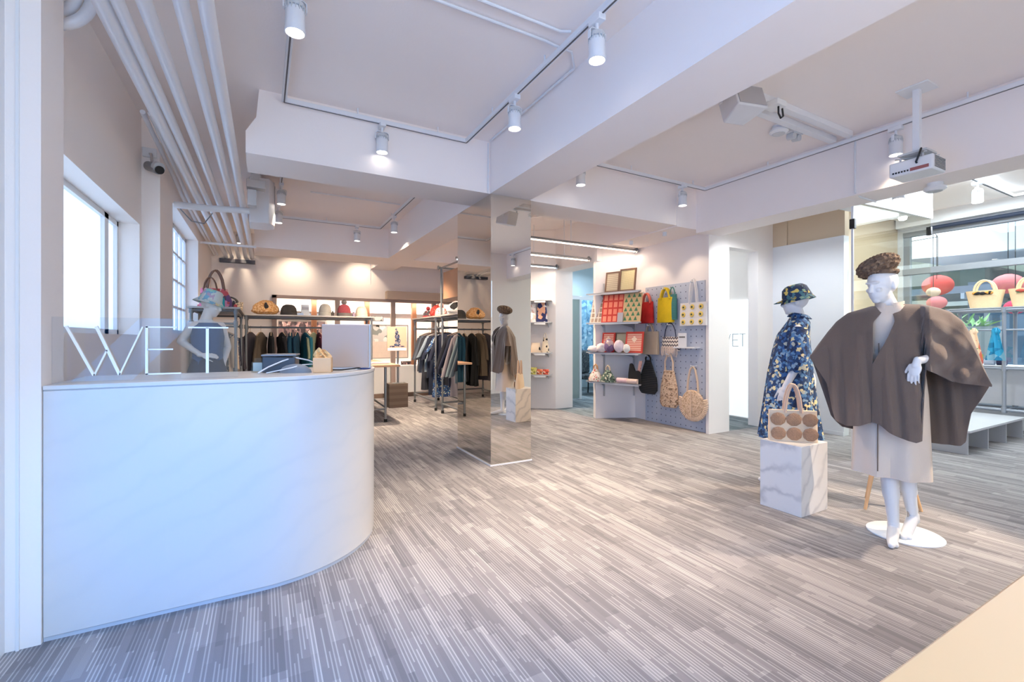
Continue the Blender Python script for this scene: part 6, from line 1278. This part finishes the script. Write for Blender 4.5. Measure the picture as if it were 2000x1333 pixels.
def straw(y, label, c, sx=1.0):
    t = thing('straw_bag', label, 'bag', (8.62, y, 1.6552), R(-90), 'straw bags on the street rack'); R_ = []
    for i in range(8):
        u = i/7; R_.append(ring(0, 0, 0.24*u, (0.145+0.045*u)*sx, 0.085+0.01*u, 28, 2.8))
    MB().loft(R_).build('bag_body', STRAW, t)
    for s_ in (-1, 1): MB().tube([(0.10*math.cos(PI*i/12), s_*0.05, 0.225+0.155*math.sin(PI*i/12)) for i in range(13)], 0.012, 8).build('handle', STRAW, t)
    m_ = MB().ell((0.0, -0.097, 0.20), (0.035, 0.02, 0.022), 12, 8).ell((-0.06, -0.097, 0.205), (0.045, 0.02, 0.024), 12, 8).ell((0.06, -0.097, 0.205), (0.045, 0.02, 0.024), 12, 8)
    m_.build('scarf', c, t)
straw(2.33, 'straw bag with a black and amber scarf, left on the street rack', blotch('amber_scarf', [((30, 28, 32), 3), ((214, 150, 70), 1)], 20))
straw(1.92, 'straw bag with a red and green scarf, cut by the right picture edge', blotch('red_green_scarf', [((176, 70, 54), 2), ((50, 120, 90), 2)], 16))
# ribbons hanging from the middle rail and rolled cloth on the shelf
def ribbon(y, cols, label):
    t = thing('silk_scarf', label, 'scarf', (8.40, y, 1.36), 0, 'silk scarves on the street rack')
    m = blotch('silk_'+label.split()[0], cols, 14, rough=0.4)
    def f(s0):
        def g(u, v): return (-0.02+0.012*math.sin(u*6+s0), (u-0.5)*(0.05+0.05*v)+s0*0.05*v, 0.02-v*0.42)
        return g
    MB().ell((0, 0, -0.02), (0.03, 0.045, 0.05), 12, 8).build('knot', m, t)
    for s0 in (-1, 1): MB().grid(f(s0), 6, 8, 0.003).build('tail', m, t)
ribbon(2.38, [((84, 160, 70), 2), ((226, 120, 96), 3), ((246, 214, 180), 2)], 'green and coral silk scarf knotted on the street rack')
ribbon(2.17, [((20, 120, 160), 3), ((120, 170, 190), 2), ((40, 150, 190), 2)], 'blue silk scarf knotted on the street rack')
for k, (y0, y1, z, c, lb) in enumerate(((2.33, 2.50, 0.975, (150, 170, 60), 'olive green fabric roll on the street rack shelf'), (2.33, 2.50, 0.933-0.0, (236, 110, 84), 'coral fabric roll under the olive one'), (2.21, 2.31, 0.933, (196, 206, 222), 'pale blue fabric roll on the street rack shelf'), (2.10, 2.19, 0.933, (60, 56, 88), 'dark violet fabric roll on the street rack shelf'))):
    zz = 0.8955+0.036 if k else 0.8955+0.036+0.069
    t = MB().cyl((0, 0, 0), (0, y1-y0, 0), 0.036, n=20); tag(t.build('fabric_roll', mat('roll_colour_%s' % lb.split()[0], c, 0.7, var=0.12, scale=30), loc=(8.52, y0, zz)), lb, 'fabric roll', 'fabric rolls on the street rack')
# low platform benches
for k, (x0, x1, y0, y1, lb) in enumerate(((6.62, 8.35, 2.02, 2.45, 'low grey platform step with cross panels beyond the mannequins'),)):
    t = thing('low_platform', lb, 'platform', (x0, y0, 0)); w_, d_ = x1-x0, y1-y0
    MB().bx(-0.02, w_+0.02, -0.12, d_, 0.235, 0.26).build('platform_top', mat('pale_grey_board', (196, 198, 202), 0.4), t, bevel=0.002)
    for i in range(4):
        xx = w_*i/3; MB().bx(xx-0.012, xx+0.012, -0.10, d_-0.02, 0, 0.235).build('support_panel', mat('pale_grey_panel', (176, 178, 182), 0.5), t)
# ------------------------------------------------------------------ outside the street window
struct('ground', MB().bx(9.3, 34, -14, 16, -0.4, -0.15), mat('street_paving', (160, 160, 158), 0.9, var=0.1))
GB = mat('steel_blue_facade', (92, 116, 140), 0.7, var=0.1); DGR = mat('dark_green_facade', (60, 84, 80), 0.7, var=0.1); GLB = mat('facade_glass', (96, 130, 160), 0.15)
bd = thing('street_building', 'steel-blue building with a canopy across the street beyond the window', 'building', (15.5, -6, -0.15))
MB().bx(0, 6, 0, 10.5, 0, 2.8).build('wall', GB, bd)
for i in range(5):
    f = MB().bx(-0.05, 0.0, 0.5+i*2.0, 2.2+i*2.0, 0.6, 2.3).build('window', mat('white_mullion', (206, 212, 220), 0.5) if i == 0 else bpy.data.materials['white_mullion'], bd)
    MB().bx(-0.08, -0.05, 0.6+i*2.0, 2.1+i*2.0, 0.7, 2.2).build('pane', GLB, f)
MB().bx(-2.6, 0.2, -0.5, 11, 2.35, 2.5).build('canopy', mat('canopy_steel', (120, 140, 160), 0.4, metal=0.3), bd)
for i in range(8): MB().bx(-2.6, 0.0, i*1.4, i*1.4+0.06, 2.23, 2.35).build('canopy_beam', mat('canopy_beam_paint', (170, 184, 198), 0.5) if i == 0 else bpy.data.materials['canopy_beam_paint'], bd)
b2 = thing('balcony_block', 'pale apartment block with open balconies high beyond the window', 'building', (24, 6.2, -0.15))
MB().bx(1.2, 6, 0, 5.2, 0, 13).build('wall', mat('pale_facade', (128, 138, 122), 0.8, var=0.06), b2)
for k in range(5):
    MB().bx(0, 1.2, 0, 4.6, 1.6+k*2.3, 1.8+k*2.3).bx(0, 0.12, 0, 4.6, 1.8+k*2.3, 2.45+k*2.3).build('balcony', mat('balcony_concrete', (186, 188, 180), 0.8) if k == 0 else bpy.data.materials['balcony_concrete'], b2)
    MB().bx(1.15, 1.2, 0.6, 4.0, 1.9+k*2.3, 3.5+k*2.3).build('window', GLB, b2)
b3 = thing('green_building', 'dark green shopfront seen behind the glass partition', 'building', (17, 4.6, -0.15))
MB().bx(0, 5, 0, 6, 0, 3.4).build('wall', DGR, b3); MB().bx(-0.1, 0, 0, 6, 2.3, 2.5).build('sill_band', mat('pale_band', (190, 196, 190), 0.6), b3)
def sail(name, label, P, nu=16):
    a, b, c, d = [Vector(p) for p in P]
    def f(u, v): p = a.lerp(b, u).lerp(d.lerp(c, u), v); p.z -= 0.6*math.sin(PI*u)*math.sin(PI*v); return p
    tag(MB().grid(f, nu, nu, 0.02).build(name, mat('white_canvas', (236, 240, 244), 0.8) if 'white_canvas' not in bpy.data.materials else bpy.data.materials['white_canvas']), label, 'shade sail', 'white shade sails outside')
sail('shade_sail', 'large white shade sail outside the street window', [(11.6, 3.1, 3.75), (11.6, -8.0, 3.9), (22, -8.0, 4.3), (22, 6.2, 4.35)])
sail('shade_sail', 'smaller white canopy peak low behind the knitted beret', [(13.0, 5.6, 3.1), (13.0, 3.2, 3.0), (15.2, 2.6, 3.3), (15.2, 4.2, 4.6)])
def lantern(x, y, z, r, c, label):
    t = thing('paper_lantern', label, 'lantern', (x, y, z), 0, 'paper lanterns outside')
    n = 16; P_ = [(r*math.cos(-PI/2+PI*i/(2*n))*(1+0.0), r*0.82*math.sin(-PI/2+PI*i/(2*n))) for i in range(2*n+1)]
    P_ = [(max(a, 0.25*r if abs(b) > r*0.78 else 0)*(1+0.012*(i % 2)), b) for i, (a, b) in enumerate(P_)]
    MB().lathe(P_, n=28).build('paper_globe', mat('paper_'+label.replace(' ', '_')[:24], c, 0.8), t)
    MB().cyl((0, 0, r*0.8), (0, 0, 3.34-z), 0.006, n=6).build('cord', BLACK, t)
lantern(11.4, 2.795, 2.20, 0.205, (238, 130, 128), 'big pink paper lantern above the straw bags outside')
lantern(12.2, 4.00, 2.34, 0.25, (222, 70, 66), 'red paper lantern half behind the glass partition edge')
lantern(11.6, 3.87, 2.16, 0.11, (244, 206, 172), 'small cream paper lantern outside near the red one')
lantern(12.0, 3.95, 1.97, 0.16, (240, 130, 130), 'lower pink paper lantern outside near the cream one')
lantern(12.4, 5.28, 2.08, 0.17, (236, 110, 104), 'coral paper lantern left of the poncho neck')
lantern(11.2, 2.66, 1.78, 0.14, (230, 50, 92), 'crimson lantern below the right straw bag')
tag(MB().tube([(9.3, 2.2, 3.35), (11.2, 2.66, 3.35), (11.4, 2.795, 3.34), (11.6, 3.87, 3.34), (12.0, 3.95, 3.34), (12.2, 4.0, 3.34), (12.4, 5.28, 3.34), (17.0, 6.5, 3.3)], 0.008, 6).build('lantern_wire', BLACK), 'thin wire strung outside from which the paper lanterns hang', 'wire')
lf = MB(); rnd = random.Random(11)
for k in range(46):
    a = rnd.uniform(0, 2*PI); e = rnd.uniform(0.1, 1.2); L = rnd.uniform(0.18, 0.38); d = Vector((math.cos(a)*math.cos(e), math.sin(a)*math.cos(e)*1.8, math.sin(e))).normalized(); c0 = Vector((rnd.uniform(-.08, .08), rnd.uniform(-.35, .35), 0.0)); s_ = d.cross(Vector((0, 0, 1))).normalized()*0.028
    lf.add([c0, c0+d*L*0.5+s_+Vector((0, 0, 0.02)), c0+d*L, c0+d*L*0.5-s_+Vector((0, 0, 0.02))], [(0, 1, 2, 3)])
pl_ = thing('leafy_plant', 'pale green leafy plant beyond the window left of the straw bags', 'plant', (10.2, 3.08, 1.42))
lf.build('foliage', mat('pale_leaves', (150, 190, 130), 0.6, var=0.3, scale=3), pl_, smooth=False)
MB().bx(-0.15, 0.15, -0.5, 0.5, -1.57, 0.02).build('planter', mat('grey_planter', (150, 156, 160), 0.6), pl_)
